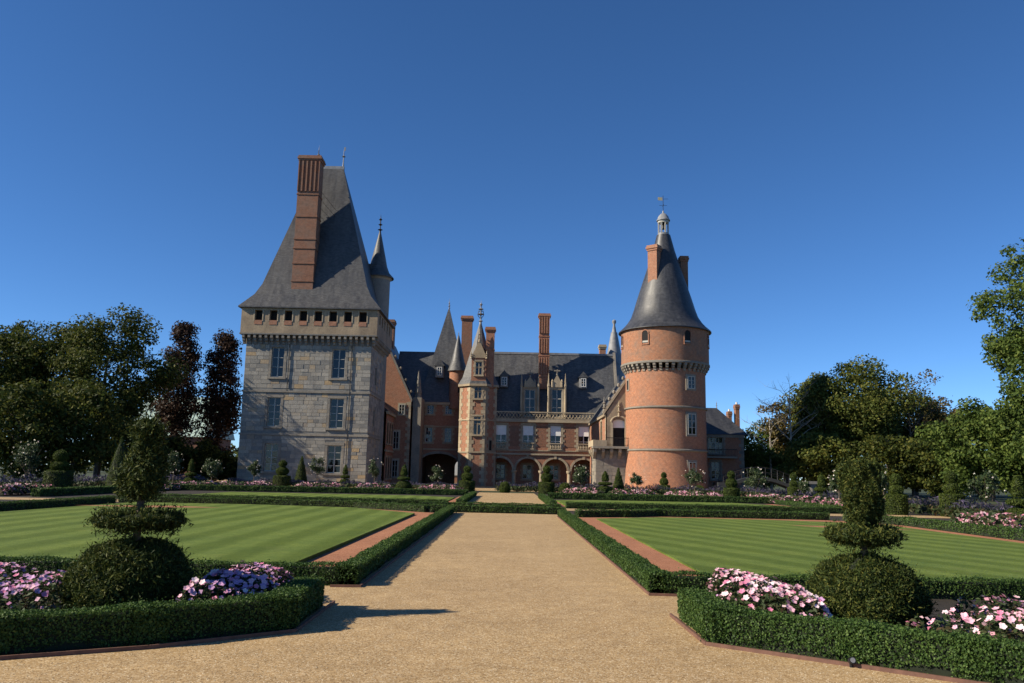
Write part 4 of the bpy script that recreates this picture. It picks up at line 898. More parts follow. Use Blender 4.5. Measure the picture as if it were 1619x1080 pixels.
# ================================================================== RIGHT PAVILION
def right_pavilion():
    y0 = 100.0; xl, xr = 21.0, P(1176, 700, y0)[0]; ze = P(1176, 688, y0)[1]
    T = thing('side_pavilion', 'brick pavilion with slate roof and long balcony behind the round tower', 'building', ((xl + xr) / 2, 104, 0))
    fr = FR((xl, y0, 0), (1, 0)); U = lambda px: P(px, 710, y0)[0] - xl
    hs = [(U(1120), U(1143.5), P(1130, 717, y0)[1], P(1130, 691, y0)[1]), (U(1124), U(1138), P(1130, 758, y0)[1], P(1130, 730, y0)[1])]
    mb = MB(); wall(mb, fr, 0, xr - xl, 0, ze, hs, .4); wall(mb, FR((xr, y0, 0), (0, 1)), 0, 8, 0, ze); wall(mb, FR((xl, y0 + 8, 0), (0, -1)), 0, 8, 0, ze); wall(mb, FR((xr, y0 + 8, 0), (-1, 0)), 0, xr - xl, 0, ze); mb.build('wall', 'brick', T)
    window(T, fr, *hs[0], 4, 3, .25, 'window_paint', .07); window(T, fr, *hs[1], 2, 4, .25, 'window_paint', .07)
    for h in hs: surround(T, fr, *h, 'grey_stone', .2, .12, .05)
    quoins(T, fr, xr - xl, 0, ze - .3, -1, 'grey_stone'); band(T, fr, 0, xr - xl, ze - .35, .35, .3, 'grey_stone', 'cornice')
    MB().fbox(fr, .3, U(1162), -.05, 1.0, 4.05, 4.25).build('balcony_slab', 'grey_stone', T)
    rl = MB().tube(fr.p(.3, .95, 5.1), fr.p(U(1162), .95, 5.1), .04).build('railing', 'iron', T)
    for k in range(38): u = .3 + (U(1162) - .3) * k / 37; MB().tube(fr.p(u, .95, 4.2), fr.p(u, .95, 5.1), .018, None, 4).build('baluster', 'iron', rl)
    cx = (xl + xr) / 2; hw = (xr - xl) / 2; r = MB(); A = [V(xl - .4, y0 - .5, ze), V(xr + .45, y0 - .5, ze), V(xr + .45, y0 + 8.4, ze), V(xl - .4, y0 + 8.4, ze)]; zr = P(1125, 645, 104)[1]; B0, B1 = V(xl, y0 + 4, zr), V(P(1133, 645, 104)[0], y0 + 4, zr)
    r.face([A[0], A[1], B1, B0]); r.face([A[1], A[2], B1]); r.face([A[2], A[3], B0, B1]); r.face([A[3], A[0], B0]); r.face(A[::-1]); ro = r.build('roof', 'slate_dark', T); finial(ro, B1.x, B1.y, zr - .05, 1.0, .08)
    for px, yt, wd in ((1153, 648, .45), (1165, 637, .5)):
        x = P(px, 660, 106)[0]; chimney(T, x, 106, wd, .9, ze - .2 if px > 1160 else ze + .3, P(px, yt + 3, 106)[1], 'brick_old'); 
        o = MB().lathe([(.14, P(px, yt + 3, 106)[1]), (.12, P(px, yt - 1, 106)[1])], (x, 106), 8).build('chimney_pot', 'white_paint', T)
right_pavilion()
# ================================================================== GREEN ROOFED HALL, FENCE, BRIDGE
def hall():
    y = 128; x0 = P(205, 690, y)[0]; x1 = P(325, 690, y)[0]; ze = P(260, 690, y)[1]; zr = P(260, 622, y)[1]
    T = thing('green_roofed_hall', 'hall with a pale green ribbed metal roof behind the purple trees', 'building', ((x0 + x1) / 2, y + 5, 0))
    MB().box(x0, x1, y, y + 12, 0, ze).build('wall', 'brick_old', T); r = MB(); r.prism([V(x0 - .5, y - .5, ze), V(x0 - .5, y + 6, zr), V(x0 - .5, y + 12.5, ze)], (x1 - x0 + 1, 0, 0)); ro = r.build('roof', 'copper_roof', T)
    n = 16
    for k in range(n): x = x0 + (x1 - x0) * k / (n - 1); MB().tube((x, y - .48, ze + .04), (x, y + 6, zr + .04), .07, None, 4).build('roof_seam', 'copper_roof', ro)
hall()
def bridge():
    y = 88; xs = [P(px, 750, y)[0] for px in (1188, 1258)]; T = thing('arched_footbridge', 'dark arched footbridge with railings among trees right of the pavilion', 'bridge', ((xs[0] + xs[1]) / 2, y, 0))
    n = 12; d = MB(); rl = MB(); x0, x1 = xs[0] - 3, xs[1]
    f = lambda t: .8 + 1.1 * math.sin(math.pi * t); pts = [(x0 + (x1 - x0) * k / n, f(k / n)) for k in range(n + 1)]
    for (a, za), (b, zb) in zip(pts[:-1], pts[1:]):
        d.hexa([V(a, y, za - .35), V(b, y, zb - .35), V(b, y + 2.2, zb - .35), V(a, y + 2.2, za - .35), V(a, y, za), V(b, y, zb), V(b, y + 2.2, zb), V(a, y + 2.2, za)])
    d.box(x1 - .4, x1 + .6, y - .1, y + 2.3, 0, 1.2).box(x0 - .6, x0 + .4, y - .1, y + 2.3, 0, 1.2); d.build('deck', 'bridge_paint', T)
    for yy in (y + .05, y + 2.1):
        for zz in (.5, 1.0):
            r = MB()
            for (a, za), (b, zb) in zip(pts[:-1], pts[1:]): r.tube((a, yy, za + zz), (b, yy, zb + zz), .035, None, 5)
            r.build('handrail', 'iron', T)
        for a, za in pts: MB().tube((a, yy, za), (a, yy, za + 1.0), .03, None, 5).build('post', 'iron', T)
bridge()
T = thing('stone_plinth', 'pale stone baluster plinth standing beside the clipped yews on the right', 'plinth', (*G(1282, 775)[:1], 62, 0))
px_, py_ = P(1283, 765, 62)[0], 62; T.location = (px_, py_, 0); ORG[T.name] = V(px_, py_, 0)
MB().lathe([(.4, 0), (.4, .25), (.28, .32), (.25, 1.05), (.4, 1.35)], (px_, py_), 12).build('pedestal', 'grey_stone', T, True); MB().box(px_ - .55, px_ + .55, py_ - .45, py_ + .45, 1.35, 1.55).build('cap', 'grey_stone', T)
# ================================================================== HEDGES
plain('core_dark', (0.012, 0.017, 0.008), 0.95, 0.3, 10)  # near-black colour of the added solid cores that block light inside foliage
def hedge(label, line, w_=0.46, h=0.33, leaf=0.028, dens=2600, group='clipped box hedges of the parterre', mat='box_leaf'):
    T = thing('box_hedge', label, 'hedge', (line[0][0], line[0][1], 0), group)
    core = MB(); ps, ns = [], []
    for i, ((ax, ay), (bx, by)) in enumerate(zip(line[:-1], line[1:])):
        d = V(bx - ax, by - ay, 0); L = d.length; t = d / L; n = V(t.y, -t.x, 0); e = w_ / 2 - .035
        q = lambda u, v, z: V(ax, ay, 0) + t * u + n * v + V(0, 0, z)
        u0, u1 = (.03 if i == 0 else -e), L + (e if i < len(line) - 2 else -.03)
        if L > .1: core.hexa([q(u0, e, 0), q(u1, e, 0), q(u1, -e, 0), q(u0, -e, 0), q(u0, e, h - .04), q(u1, e, h - .04), q(u1, -e, h - .04), q(u0, -e, h - .04)])
        ext = w_ / 2 if i < len(line) - 2 else 0
        for (area, kind) in ((L * w_, 0), (L * h, 1), (L * h, 2), (w_ * h, 3), (w_ * h, 4)):
            k = int(area * dens * (1.0 if kind else 1.15)); 
            if k < 1: continue
            a = rng.uniform(0, 1, (k, 2)); dep = np.abs(rng.normal(0, .02, k)) - .012
            wob = .012 * np.sin(a[:, 0] * L * 3.1 + i) + .01 * np.sin(a[:, 0] * L * 7.7)
            lowf = lambda z: np.where(z < .07, .03, 0)
            if kind == 0: u, v, z, nn = -(w_ / 2) * (i > 0) + a[:, 0] * (L + ext + (w_ / 2) * (i > 0)), (a[:, 1] - .5) * w_, h - dep + wob, (0, 0, 1)
            elif kind in (1, 2):
                sg = 1 if kind == 1 else -1; z = a[:, 1] ** .85 * h; u = -(w_ / 2) * (i > 0) + a[:, 0] * (L + ext + (w_ / 2) * (i > 0)); v = sg * (w_ / 2 - dep - lowf(z) + wob); nn = tuple(n * sg)
            else:
                sg = -1 if kind == 3 else 1; z = a[:, 1] * h; v = (a[:, 0] - .5) * w_; u = (L + ext - dep if sg > 0 else -ext * (i > 0) + dep); nn = tuple(t * sg)
            p = np.stack([ax + t.x * u + n.x * v, ay + t.y * u + n.y * v, z + 0 * u], 1); ps.append(p); ns.append(np.tile(np.array(nn), (k, 1)))
            if kind == 0:                              # stray shoots above the clipped top
                m_ = rng.uniform(0, 1, k) < .05; pp = p[m_].copy(); pp[:, 2] += rng.uniform(.005, .05, m_.sum()); ps.append(pp); ns.append(np.tile(np.array(nn), (m_.sum(), 1)))
    core.build('light_block_core', 'core_dark', T)  # added solid core, keeps light from passing through the hedge
    o = leaves('foliage', T, np.concatenate(ps), np.concatenate(ns), leaf, .62, mat, .75)
    return T
hedge('low clipped hedge edging the left lawn along the gravel path', [(-9.5, 12.3), (-2.3, 12.3), (-2.3, 34.4)], .3, .28, .028, 4400)
hedge('low clipped hedge edging the right lawn along the gravel path', [(9.5, 12.1), (2.21, 12.1), (2.21, 32.9)], .3, .27, .028, 4400)
hedge('low hedge wrapped round the pink flowers at bottom left', [(-2.38, 10.3), (-2.36, 8.85), (-3.38, 8.05), (-4.5, 7.47), (-7.0, 6.15)], .32, .335, .025, 9000)
hedge('low hedge wrapped round the pink flowers at bottom right', [(2.22, 9.95), (2.23, 8.62), (3.3, 7.86), (4.05, 7.3), (6.2, 5.83)], .32, .33, .025, 9000)
FD = dict(dens=1000, leaf=.05, w_=.36, h=.3)
hedge('low hedge crossing the end of the near gravel path', [(-3.2, 35.2), (2.5, 34.95)], **FD)
hedge('second low hedge crossing the path, before the far gravel', [(-4.0, 38.3), (2.5, 38.2)], **FD)
hedge('hedge behind the far edge of the left lawn', [(-3.3, 34.4), (-6.9, 37.4), (-11, 38.0), (-17.9, 38.3)], **FD)
hedge('hedge behind the far edge of the right lawn', [(2.8, 32.9), (4.8, 33.6), (6.4, 34.9), (13.5, 34.6)], **FD)
hedge('hedge along the outer left side of the left lawn', [(-17.9, 37.6), (-17.9, 20)], **FD)
hedge('hedge along the outer right side of the right lawn', [(14.0, 34.0), (15.4, 31.5), (15.4, 16)], **FD)
hedge('hedge in front of the far left lawn', [(-19.5, 41.6), (-3.0, 41.6)], **FD)
hedge('hedge in front of the far right lawn', [(3.0, 41.6), (17.9, 41.6)], **FD)
hedge('short hedge left of the far gravel path', [(-2.4, 42.4), (-2.4, 61)], **FD)
hedge('short hedge right of the far gravel path', [(2.4, 42.4), (2.4, 58)], **FD)
FE = dict(dens=620, leaf=.075, h=.4)
hedge('long hedge behind the far left lawn, before the pink beds', [(-27, 60.5), (-2.9, 61.8)], **FE)
hedge('long hedge behind the far right lawn, before the pink beds', [(2.9, 57.5), (18, 56.4)], **FE)
hedge('hedge beside the flower bed on the left margin', [(-24.5, 59.5), (-24.5, 43)], **FE)
hedge('hedge beside the flower bed on the right margin', [(18.2, 55.5), (18.3, 40)], w_=.3, h=.26, dens=900, leaf=.06)
# steel edging of the beds, and a spotlight
def edging(label, line):
    T = thing('steel_edging', label, 'edging', (line[0][0], line[0][1], 0), 'rusty edging strips of the beds')
    mb = MB()
    for a, b in zip(line[:-1], line[1:]):
        d = V(b[0] - a[0], b[1] - a[1], 0).normalized(); n = V(d.y, -d.x, 0) * .012; A, B = V(*a, -.02), V(*b, -.02) + d * .01; up = V(0, 0, .055)
        mb.hexa([A + n, B + n, B - n, A - n, A + n + up, B + n + up, B - n + up, A - n + up])
    mb.build('strip', 'corten', T)
edging('rusty edging along the bottom right flower bed', [(2.0, 10.12), (2.02, 8.45), (3.15, 7.62), (3.92, 7.04), (6.1, 5.52)])
edging('rusty edging along the bottom left flower bed', [(-2.14, 10.6), (-2.14, 8.7), (-3.25, 7.8), (-4.4, 7.2), (-6.9, 5.9)])
edging('rusty edging between right lawn hedge and gravel', [(2.5, 11.76), (2.04, 11.8), (2.04, 33)])
edging('rusty edging between left lawn hedge and gravel', [(-2.5, 12.02), (-2.07, 12.05), (-2.07, 34.4)])
sx_, sy_ = G(1345, 1046, .05); T = thing('ground_spotlight', 'small round black spotlight at the foot of the right flower hedge', 'spotlight', (sx_, sy_, 0))
d_ = V(0, -1, .35).normalized(); c_ = V(sx_, sy_, .055); MB().tube(c_, c_ + d_ * .05, .027, .03, 14).tube((sx_, sy_, -.02), (sx_, sy_, .05), .012).build('body', 'iron', T); MB().tube(c_ + d_ * .0505, c_ + d_ * .054, .022, .022, 14).build('lens', 'lead', T)
# ================================================================== NEAR TOPIARY
def topiary_near(label, x, y, tiers, trunk, lean=0):
    T = thing('yew_topiary', label, 'topiary', (x, y, 0), 'large tiered yews framing the path')
    MB().tube((x, y, -.05), (x + lean, y, trunk), .055, .035, 8).build('trunk', 'bark', T)
    for nm, prof, n, size, rough_, tip in tiers:
        p, q = lathe_points(prof, n, (x, y)); ang = np.arctan2(p[:, 1] - y, p[:, 0] - x)
        wob = .022 * np.sin(3 * ang + p[:, 2] * 7) + .016 * np.sin(5 * ang - p[:, 2] * 11) + .012 * np.sin(13 * ang + p[:, 2] * 23); dep = -np.abs(rng.normal(0, rough_, n)) + wob
        p = p + q * dep[:, None]; m_ = rng.uniform(0, 1, n) < tip; p[m_] += q[m_] * rng.uniform(0, .1, m_.sum())[:, None]
        if rough_ > .05 or True: pass
        inner = MB().lathe([(max(r - .1, 0.0), z + (0.03 if k == 0 else -.03 if k == len(prof) - 1 else 0)) for k, (r, z) in enumerate(prof)], (x, y), 18)
        inner.build('light_block_core', 'core_dark', T)  # added dark core behind the needles, blocks light through the tier
        p[:, 0] += lean * p[:, 2] / 2.3; leaves(nm, T, p, q * .8 + np.array([0, 0, .3]), size * 1.15, .26, 'yew_leaf', .6, .6, .6)
dome = lambda r, z0, z1: [(r * .72, z0), (r * .93, z0 + (z1 - z0) * .12), (r, z0 + (z1 - z0) * .32), (r * .93, z0 + (z1 - z0) * .6), (r * .7, z0 + (z1 - z0) * .85), (r * .35, z0 + (z1 - z0) * .97), (.04, z1)]
topiary_near('tall tiered yew with drooping egg-shaped top at bottom left', *G(200, 978),
    [('base_dome', dome(.66, .02, .84), 54000, .04, .03, .05), ('disc_tier', [(.1, .98), (.3, .985), (.45, 1.03), (.47, 1.09), (.4, 1.12), (.22, 1.125), (.05, 1.13)], 20000, .038, .02, .14),
     ('top_tier', [(.05, 1.32), (.16, 1.34), (.215, 1.44), (.225, 1.54), (.19, 1.69), (.13, 1.82), (.105, 1.89), (.135, 1.98), (.145, 2.04), (.12, 2.12), (.02, 2.17)], 24000, .039, .025, .14)], 2.0, .06)
topiary_near('tall tiered yew with block-shaped top at bottom right', *G(1372, 992),
    [('base_dome', dome(.64, .02, .8), 54000, .038, .025, .05), ('disc_tier', [(.09, .94), (.25, .945), (.4, 1.0), (.41, 1.06), (.33, 1.1), (.05, 1.11)], 20000, .037, .02, .1),
     ('top_tier', [(.05, 1.15), (.14, 1.17), (.195, 1.3), (.225, 1.8), (.215, 1.85), (.04, 1.86)], 27000, .035, .014, .03)], 1.45)
# ================================================================== SMALL TOPIARY AND STANDARD ROSES
def topiary(label, px, py, top, wpx, kind, depth=None):
    x, y = G(px, py); 
    if depth: y = depth; x = P(px, py, y)[0]
    zt = P(px, top, y)[1]; w_ = wpx / F * y / 2
    T = thing('clipped_topiary', label, 'topiary', (x, y, 0), 'small clipped yews in the flower beds')
    MB().tube((x, y, -.05), (x, y, zt * .8), .05, .03, 6).build('trunk', 'bark', T)
    ball = lambda r, a, b: [(r * .35, a), (r * .8, a + (b - a) * .15), (r, a + (b - a) * .45), (r * .85, a + (b - a) * .75), (r * .45, a + (b - a) * .95), (.02, b)]
    if kind == 'balls': tiers = [[(w_ * .98, 0), (w_, .1 * zt), (w_, .4 * zt), (w_ * .5, .42 * zt), (.02, .425 * zt)], ball(w_ * .74, .43 * zt, .75 * zt), ball(w_ * .47, .76 * zt, zt)]
    elif kind == 'cone': tiers = [[(w_ * .9, 0), (w_, .08 * zt), (w_ * .8, .35 * zt), (w_ * .45, .7 * zt), (.03, zt)]]
    elif kind == 'tiers': tiers = [dome(w_, 0, .36 * zt), [(.1, .41 * zt), (w_ * .78, .44 * zt), (w_ * .74, .5 * zt), (.1, .52 * zt)], [(w_ * .3, .57 * zt), (w_ * .42, .62 * zt), (w_ * .3, .85 * zt), (.03, zt)]]
    elif kind == 'ball': tiers = [dome(w_, 0, zt)]
    else: tiers = [[(w_ * .95, 0), (w_, .1 * zt), (w_, .48 * zt), (w_ * .4, .5 * zt), (.02, .505 * zt)], ball(w_ * .68, .5 * zt, .74 * zt), ball(w_ * .52, .74 * zt, zt)]
    for pr in tiers:
        MB().lathe([(max(r - .05, 0), z) for r, z in pr], (x, y), 14).build('light_block_core', 'core_dark', T)  # added dark filler inside each clipped tier, stops light shining through
    n = 2600; ps, qs = [], []
    for pr in tiers:
        ar = sum(math.hypot(b[0] - a[0], b[1] - a[1]) * (a[0] + b[0]) * math.pi for a, b in zip(pr[:-1], pr[1:])); k = int(max(300, min(6000, ar * 1900)))
        p, q = lathe_points(pr, k, (x, y)); p += q * (rng.normal(0, .022, k) + .02 * np.sin(p[:, 2] * 9 + 4 * np.arctan2(p[:, 1] - y, p[:, 0] - x)))[:, None]; ps.append(p); qs.append(q)
    leaves('foliage', T, np.concatenate(ps), np.concatenate(qs), .07, .45, 'clipped_leaf', .7, .4)
for a in [('cube-based yew with rounded top before the dark trees', 90, 776, 712, 40, 'block'), ('conical yew half hidden behind the tall left topiary', 185, 774, 690, 34, 'cone'),
          ('tiered yew left of the pale standard rose by the keep', 300, 771, 726, 22, 'tiers'), ('cube and ball yew in front of the keep windows', 445, 769, 728, 26, 'balls'), ('dark slender cone yew before the keep wall', 475, 769, 721, 20, 'cone'),
          ('narrow stacked yew under the right keep windows', 545, 770, 735, 18, 'tiers'), ('tiered cone yew in front of the gabled wing', 638, 775, 735, 25, 'tiers'), ('yew with two balls on a cube, left of far path', 738, 777, 737, 24, 'balls'),
          ('yew with two balls on a cube, before the arcade', 864, 781, 737, 24, 'balls'), ('tiered yew left of the cone at the stone base', 957, 782, 745, 27, 'tiers'), ('sharp cone yew before the stone balcony base', 978, 782, 740, 19, 'cone'),
          ('stacked ball yew in front of the round tower', 1050, 782, 747, 18, 'balls'), ('cube and ball yew in front of the side pavilion', 1157, 791, 745, 24, 'balls'), ('yew column left of the pale plinth', 1256, 793, 748, 18, 'block'),
          ('tiered yew right of the pale plinth', 1300, 797, 748, 27, 'tiers'), ('square-based yew just right of the big topiary', 1419, 814, 750, 30, 'block'), ('cube-based yew with shaggy ball, left of white roses', 1507, 817, 745, 34, 'block'),
          ('tiered yew cut off by the right edge of frame', 1614, 832, 752, 44, 'tiers'), ('round low bush at the end of far path, left of arcade', 798, 779, 762, 16, 'ball'), ('round low bush before the third arch', 893, 780, 764, 18, 'ball'), ('round low bush right of the round tower foot', 1105, 783, 768, 20, 'ball')]:
    topiary(*a)
def rose(label, px, py, top, wpx, crown_bottom, nb=26):
    x, y = G(px, py); zt = P(px, top, y)[1]; zb = P(px, crown_bottom, y)[1]; w_ = wpx / F * y / 2
    T = thing('standard_rose', label, 'rose tree', (x, y, 0), 'standard rose trees in the flower beds')
    b = MB(); b.tube((x, y, -.05), (x + .03, y, zb + .2), .045, .03, 6)
    for k in range(9):
        a = k * 2.4; b.tube((x + .03, y, zb + .1), (x + math.cos(a) * w_ * .8, y + math.sin(a) * w_ * .8, zb + (zt - zb) * (.25 + .07 * k)), .018, .006, 4)
    b.build('trunk', 'bark', T); ps, ns = [], []
    for k in range(22):
        d = sphere_dirs(1)[0]; c = np.array([x, y, (zt + zb) / 2]) + d * np.array([w_ * .72, w_ * .72, (zt - zb) * .4]) * random.uniform(.5, 1); n = 75; e = sphere_dirs(n)
        ps.append(c + e * rng.uniform(.2, 1, (n, 1)) * w_ * .33); ns.append(e)
    leaves('crown', T, np.concatenate(ps), np.concatenate(ns), .13, .6, 'rose_leaf', .8)
    nb = int(nb * .6); d = sphere_dirs(nb * 5); p = np.array([x, y, (zt + zb) / 2]) + np.repeat(sphere_dirs(nb) * np.array([w_, w_, (zt - zb) * .5]), 5, 0) + d * .035; o = leaves('blossoms', T, p, d, .07, .9, 'rose_petals', .4); o['kind'] = 'stuff'
for a in [('white rose tree before the dark trees at far left', 38, 775, 692, 50, 752, 34), ('rose tree just right of the tall left topiary', 272, 772, 712, 30, 750), ('broad rose tree left of the keep', 333, 771, 722, 36, 755), ('small rose tree at the left corner of the keep', 400, 769, 727, 24, 755),
          ('white rose tree between the keep windows', 500, 770, 720, 30, 753), ('white rose tree at the right corner of the keep', 591, 772, 724, 30, 755), ('white rose tree before the gatehouse arch', 689, 775, 735, 28, 762), ('rose tree hiding the fourth arch', 918, 782, 735, 36, 768),
          ('rose tree at the left foot of the round tower', 1007, 782, 746, 27, 768), ('wide rose tree at the right foot of the round tower', 1098, 785, 740, 38, 770), ('rose tree right of the side pavilion', 1195, 791, 738, 42, 776), ('small rose tree left of the plinth', 1272, 796, 760, 22, 780, 10),
          ('white rose tree left of the big right topiary', 1327, 802, 743, 30, 780, 40), ('white rose tree just right of the big right topiary', 1398, 806, 745, 24, 780, 20), ('rose tree with few white roses at far right', 1560, 818, 742, 58, 795, 14)]:
    rose(*a)
# ================================================================== FLOWER BEDS
def blossom(name, mat):
    mb = MB(); 
    for k in range(5):
        a = k * 2 * math.pi / 5; u = V(math.cos(a), math.sin(a), 0); v = V(-u.y, u.x, 0); r = .031
        mb.face([V(0, 0, 0), u * r * .6 - v * r * .5 + V(0, 0, .006), u * r + V(0, 0, .009) - v * r * .18, u * r + V(0, 0, .009) + v * r * .18, u * r * .6 + v * r * .5 + V(0, 0, .006)])
    return mb.mesh(name, mat)
BL = [blossom('blossom', q) for q in ('petal_pale', 'petal_white', 'petal_pink', 'petal_mauve')]
def near_bed(label, pts, zmax, nb, wts):
    """a mound of bedding plants filling a polygon on the ground"""
    cx = sum(p[0] for p in pts) / len(pts); cy = sum(p[1] for p in pts) / len(pts)
    T = thing('flower_bed', label, 'flower bed', (cx, cy, 0), 'beds of pink bedding flowers')
    def sample(n):
        out = []
        while len(out) < n:
            x = random.uniform(min(p[0] for p in pts), max(p[0] for p in pts)); y = random.uniform(min(p[1] for p in pts), max(p[1] for p in pts)); ins = False
            for (ax, ay), (bx, by) in zip(pts, pts[1:] + pts[:1]):
                if (ay > y) != (by > y) and x < (bx - ax) * (y - ay) / (by - ay) + ax: ins = not ins
            if ins:
                e = min(abs((bx - ax) * (ay - y) - (ax - x) * (by - ay)) / math.hypot(bx - ax, by - ay) for (ax, ay), (bx, by) in zip(pts, pts[1:] + pts[:1]))
                if e > .05: out.append((x, y, e))
        return np.array(out)
    top = lambda s: zmax * np.clip(s[:, 2] / .17, 0, 1) ** .5 * (.86 + .08 * np.sin(s[:, 0] * 5.1) + .06 * np.sin(s[:, 1] * 7.3))
    s = sample(9000); z = np.maximum(.02, top(s) * rng.uniform(.35, 1.0, len(s))); p = np.stack([s[:, 0], s[:, 1], z], 1)
    leaves('foliage', T, p, np.tile(np.array([0, -.2, .8]), (len(p), 1)), .065, .42, 'bed_leaf', .6)
    ex = MB(); s = sample(420); z = np.maximum(.05, top(s) + rng.uniform(-.07, .01, 420))
    d = sphere_dirs(420) * .5 + np.array([0, -.5, .9]); o = leaves('blossoms', T, np.stack([s[:, 0], s[:, 1], z], 1), d, .052, .9, 'petals_mauve' if wts[3] > 2 else 'petals', .3); o['kind'] = 'stuff'
    s = sample(nb); z = np.maximum(.05, top(s) + rng.uniform(-.02, .025, nb))
    for k in range(nb):
        e = s[k, 2]; tilt = max(0, 1 - e / .35) * .8 + .15; a = math.atan2(s[k, 1] - cy, s[k, 0] - cx)
        q = Vector((math.cos(a) * tilt, math.sin(a) * tilt - .35, 1)).normalized() + Vector((random.uniform(-.3, .3), random.uniform(-.3, .3), 0))
        sc_ = random.uniform(.8, 1.25); inst(random.choices(BL, wts)[0], 'blossom', T, (s[k, 0], s[k, 1], z[k]), q.to_track_quat('Z', 'Y').to_euler(), (sc_, sc_, sc_))
near_bed('pale pink flowers left of the bottom right topiary', [(2.5, 9.1), (2.9, 8.55), (3.35, 8.45), (3.6, 9.2), (3.6, 10.4), (3.4, 11.3), (2.7, 11.3), (2.5, 10.6)], .5, 290, (5, 4, 1.5, .3))
near_bed('pale pink flowers at the right edge of the frame', [(3.85, 8.3), (4.15, 7.9), (4.7, 7.45), (5.3, 7.05), (6.6, 6.4), (6.6, 9.6), (5.1, 9.8), (4.85, 9.0), (4.6, 8.75), (4.2, 8.68)], .47, 290, (5, 3, 2.5, .3))
near_bed('mauve pink flowers right of the bottom left topiary', [(-2.58, 9.2), (-3.0, 8.75), (-3.45, 8.6), (-3.6, 9.9), (-3.4, 11.3), (-2.7, 11.2)], .47, 270, (2, 1, 1.5, 4))
near_bed('mauve pink flowers at the left edge of the frame', [(-4.5, 8.3), (-5.4, 7.7), (-6.8, 7.0), (-6.8, 9.9), (-5.4, 10.2), (-4.6, 9.4)], .5, 280, (2, 1, 2, 4))
def far_bed(label, a, b, dy=1.7, h=.52, n=2200):
    (x0, y0), (x1, y1) = G(*a), G(*b); T = thing('flower_bed', label, 'flower bed', ((x0 + x1) / 2, (y0 + y1) / 2, 0), 'beds of pink bedding flowers')
    if dy < 0: pass
    t = rng.uniform(0, 1, n); k = rng.uniform(0, 1, n); env = np.clip(np.minimum(np.minimum(t, 1 - t) * 8, np.minimum(k, 1 - k) * 4), 0, 1) ** .5
    L = V(x1 - x0, y1 - y0, 0).normalized(); nx, ny = (-L.y, L.x); s_ = 1 if ny > 0 else -1
    x = x0 + (x1 - x0) * t + nx * s_ * dy * k; y = y0 + (y1 - y0) * t + ny * s_ * dy * k; z = .05 + h * env * rng.uniform(.6, 1.05, n) * (.85 + .2 * np.sin(t * 17 + x0) * np.sin(k * 5 + t * 9))
    nn = np.tile(np.array([-.1, -.5, .8]), (n, 1))
    o = leaves('blossoms', T, np.stack([x, y, z], 1), nn, .12, .85, 'petals', .45); o['kind'] = 'stuff'
    z2 = .03 + h * env * rng.uniform(.1, .9, n); x2 = x + rng.normal(0, .12, n); o = leaves('foliage', T, np.stack([x2, y, z2 + .06], 1), nn, .2, .6, 'bed_leaf', .7)
for a in [('pink flower mound under the far left rose tree', (8, 784), (97, 781)), ('pink flowers right of the tall left topiary', (262, 776), (308, 774)), ('pink flowers in front of the broad rose tree', (312, 774), (354, 773)), ('pink flowers before the left keep window', (360, 773), (440, 772)),
          ('shaded pink flowers before the middle of the keep', (465, 774), (550, 775)), ('pink flowers under the rose at the keep corner', (562, 775), (622, 776)), ('pink flowers before the gatehouse arch', (656, 777), (720, 779)),
          ('pale pink flowers before the fourth arch', (884, 782), (944, 784)), ('pale pink flowers before the stone balcony base', (972, 785), (1040, 786)), ('pale pink flowers before the round tower', (1046, 787), (1142, 791)),
          ('pale pink flowers before the side pavilion', (1165, 793), (1240, 798)), ('small pink flower patch left of the plinth', (1250, 799), (1286, 802)), ('pink flower patch left of the big right topiary', (1290, 804), (1336, 808)), ('wide pink flower mound at the right margin', (1498, 831), (1600, 842), 1.7, .5, 2600)]:
    far_bed(*a)
# lavender behind the flowers
def lavender(label, line, wd, h=.75, n=5000):
    T = thing('lavender_border', label, 'lavender', (line[0][0], line[0][1], 0), 'lavender borders'); ps = []
    tot = sum(math.hypot(b[0] - a[0], b[1] - a[1]) for a, b in zip(line[:-1], line[1:]))
    for a, b in zip(line[:-1], line[1:]):
        L = V(b[0] - a[0], b[1] - a[1], 0); k = int(n * L.length / tot); t = rng.uniform(0, 1, k); v = rng.uniform(-.5, .5, k) * wd; d = L.normalized()
        z = h * (1 - (v / wd * 2) ** 2 * .5) * rng.uniform(.15, 1.05, k) * (.85 + .15 * np.sin(t * L.length * 2.2)); ps.append(np.stack([a[0] + L.x * t - d.y * v, a[1] + L.y * t + d.x * v, np.maximum(z, .05)], 1))
    p = np.concatenate(ps); hi = p[:, 2] > h * .55
    o = leaves('flower_spikes', T, p[hi], np.tile(np.array([.3, -.8, .1]), (hi.sum(), 1)), .26, .22, 'lavender', .4); o['kind'] = 'stuff'
    leaves('foliage', T, p[~hi], np.tile(np.array([0, -.5, .5]), ((~hi).sum(), 1)), .25, .4, 'bed_leaf', .7)
lavender('lavender border along the foot of the château, left half', [(-27.5, 81), (-3.5, 82.5)], 1.8, .7, 8000)
lavender('lavender border along the arcade and round tower', [(-1.0, 78.5), (24, 75.5)], 2.0, .95, 9000)
lavender('lavender border before the dark trees at left', [(-30.5, 46), (-29.5, 80)], 1.8, 1.0, 7000)
lavender('lavender border before the trees at right', [(22.0, 30), (22.4, 74)], 1.8, .9, 11000)
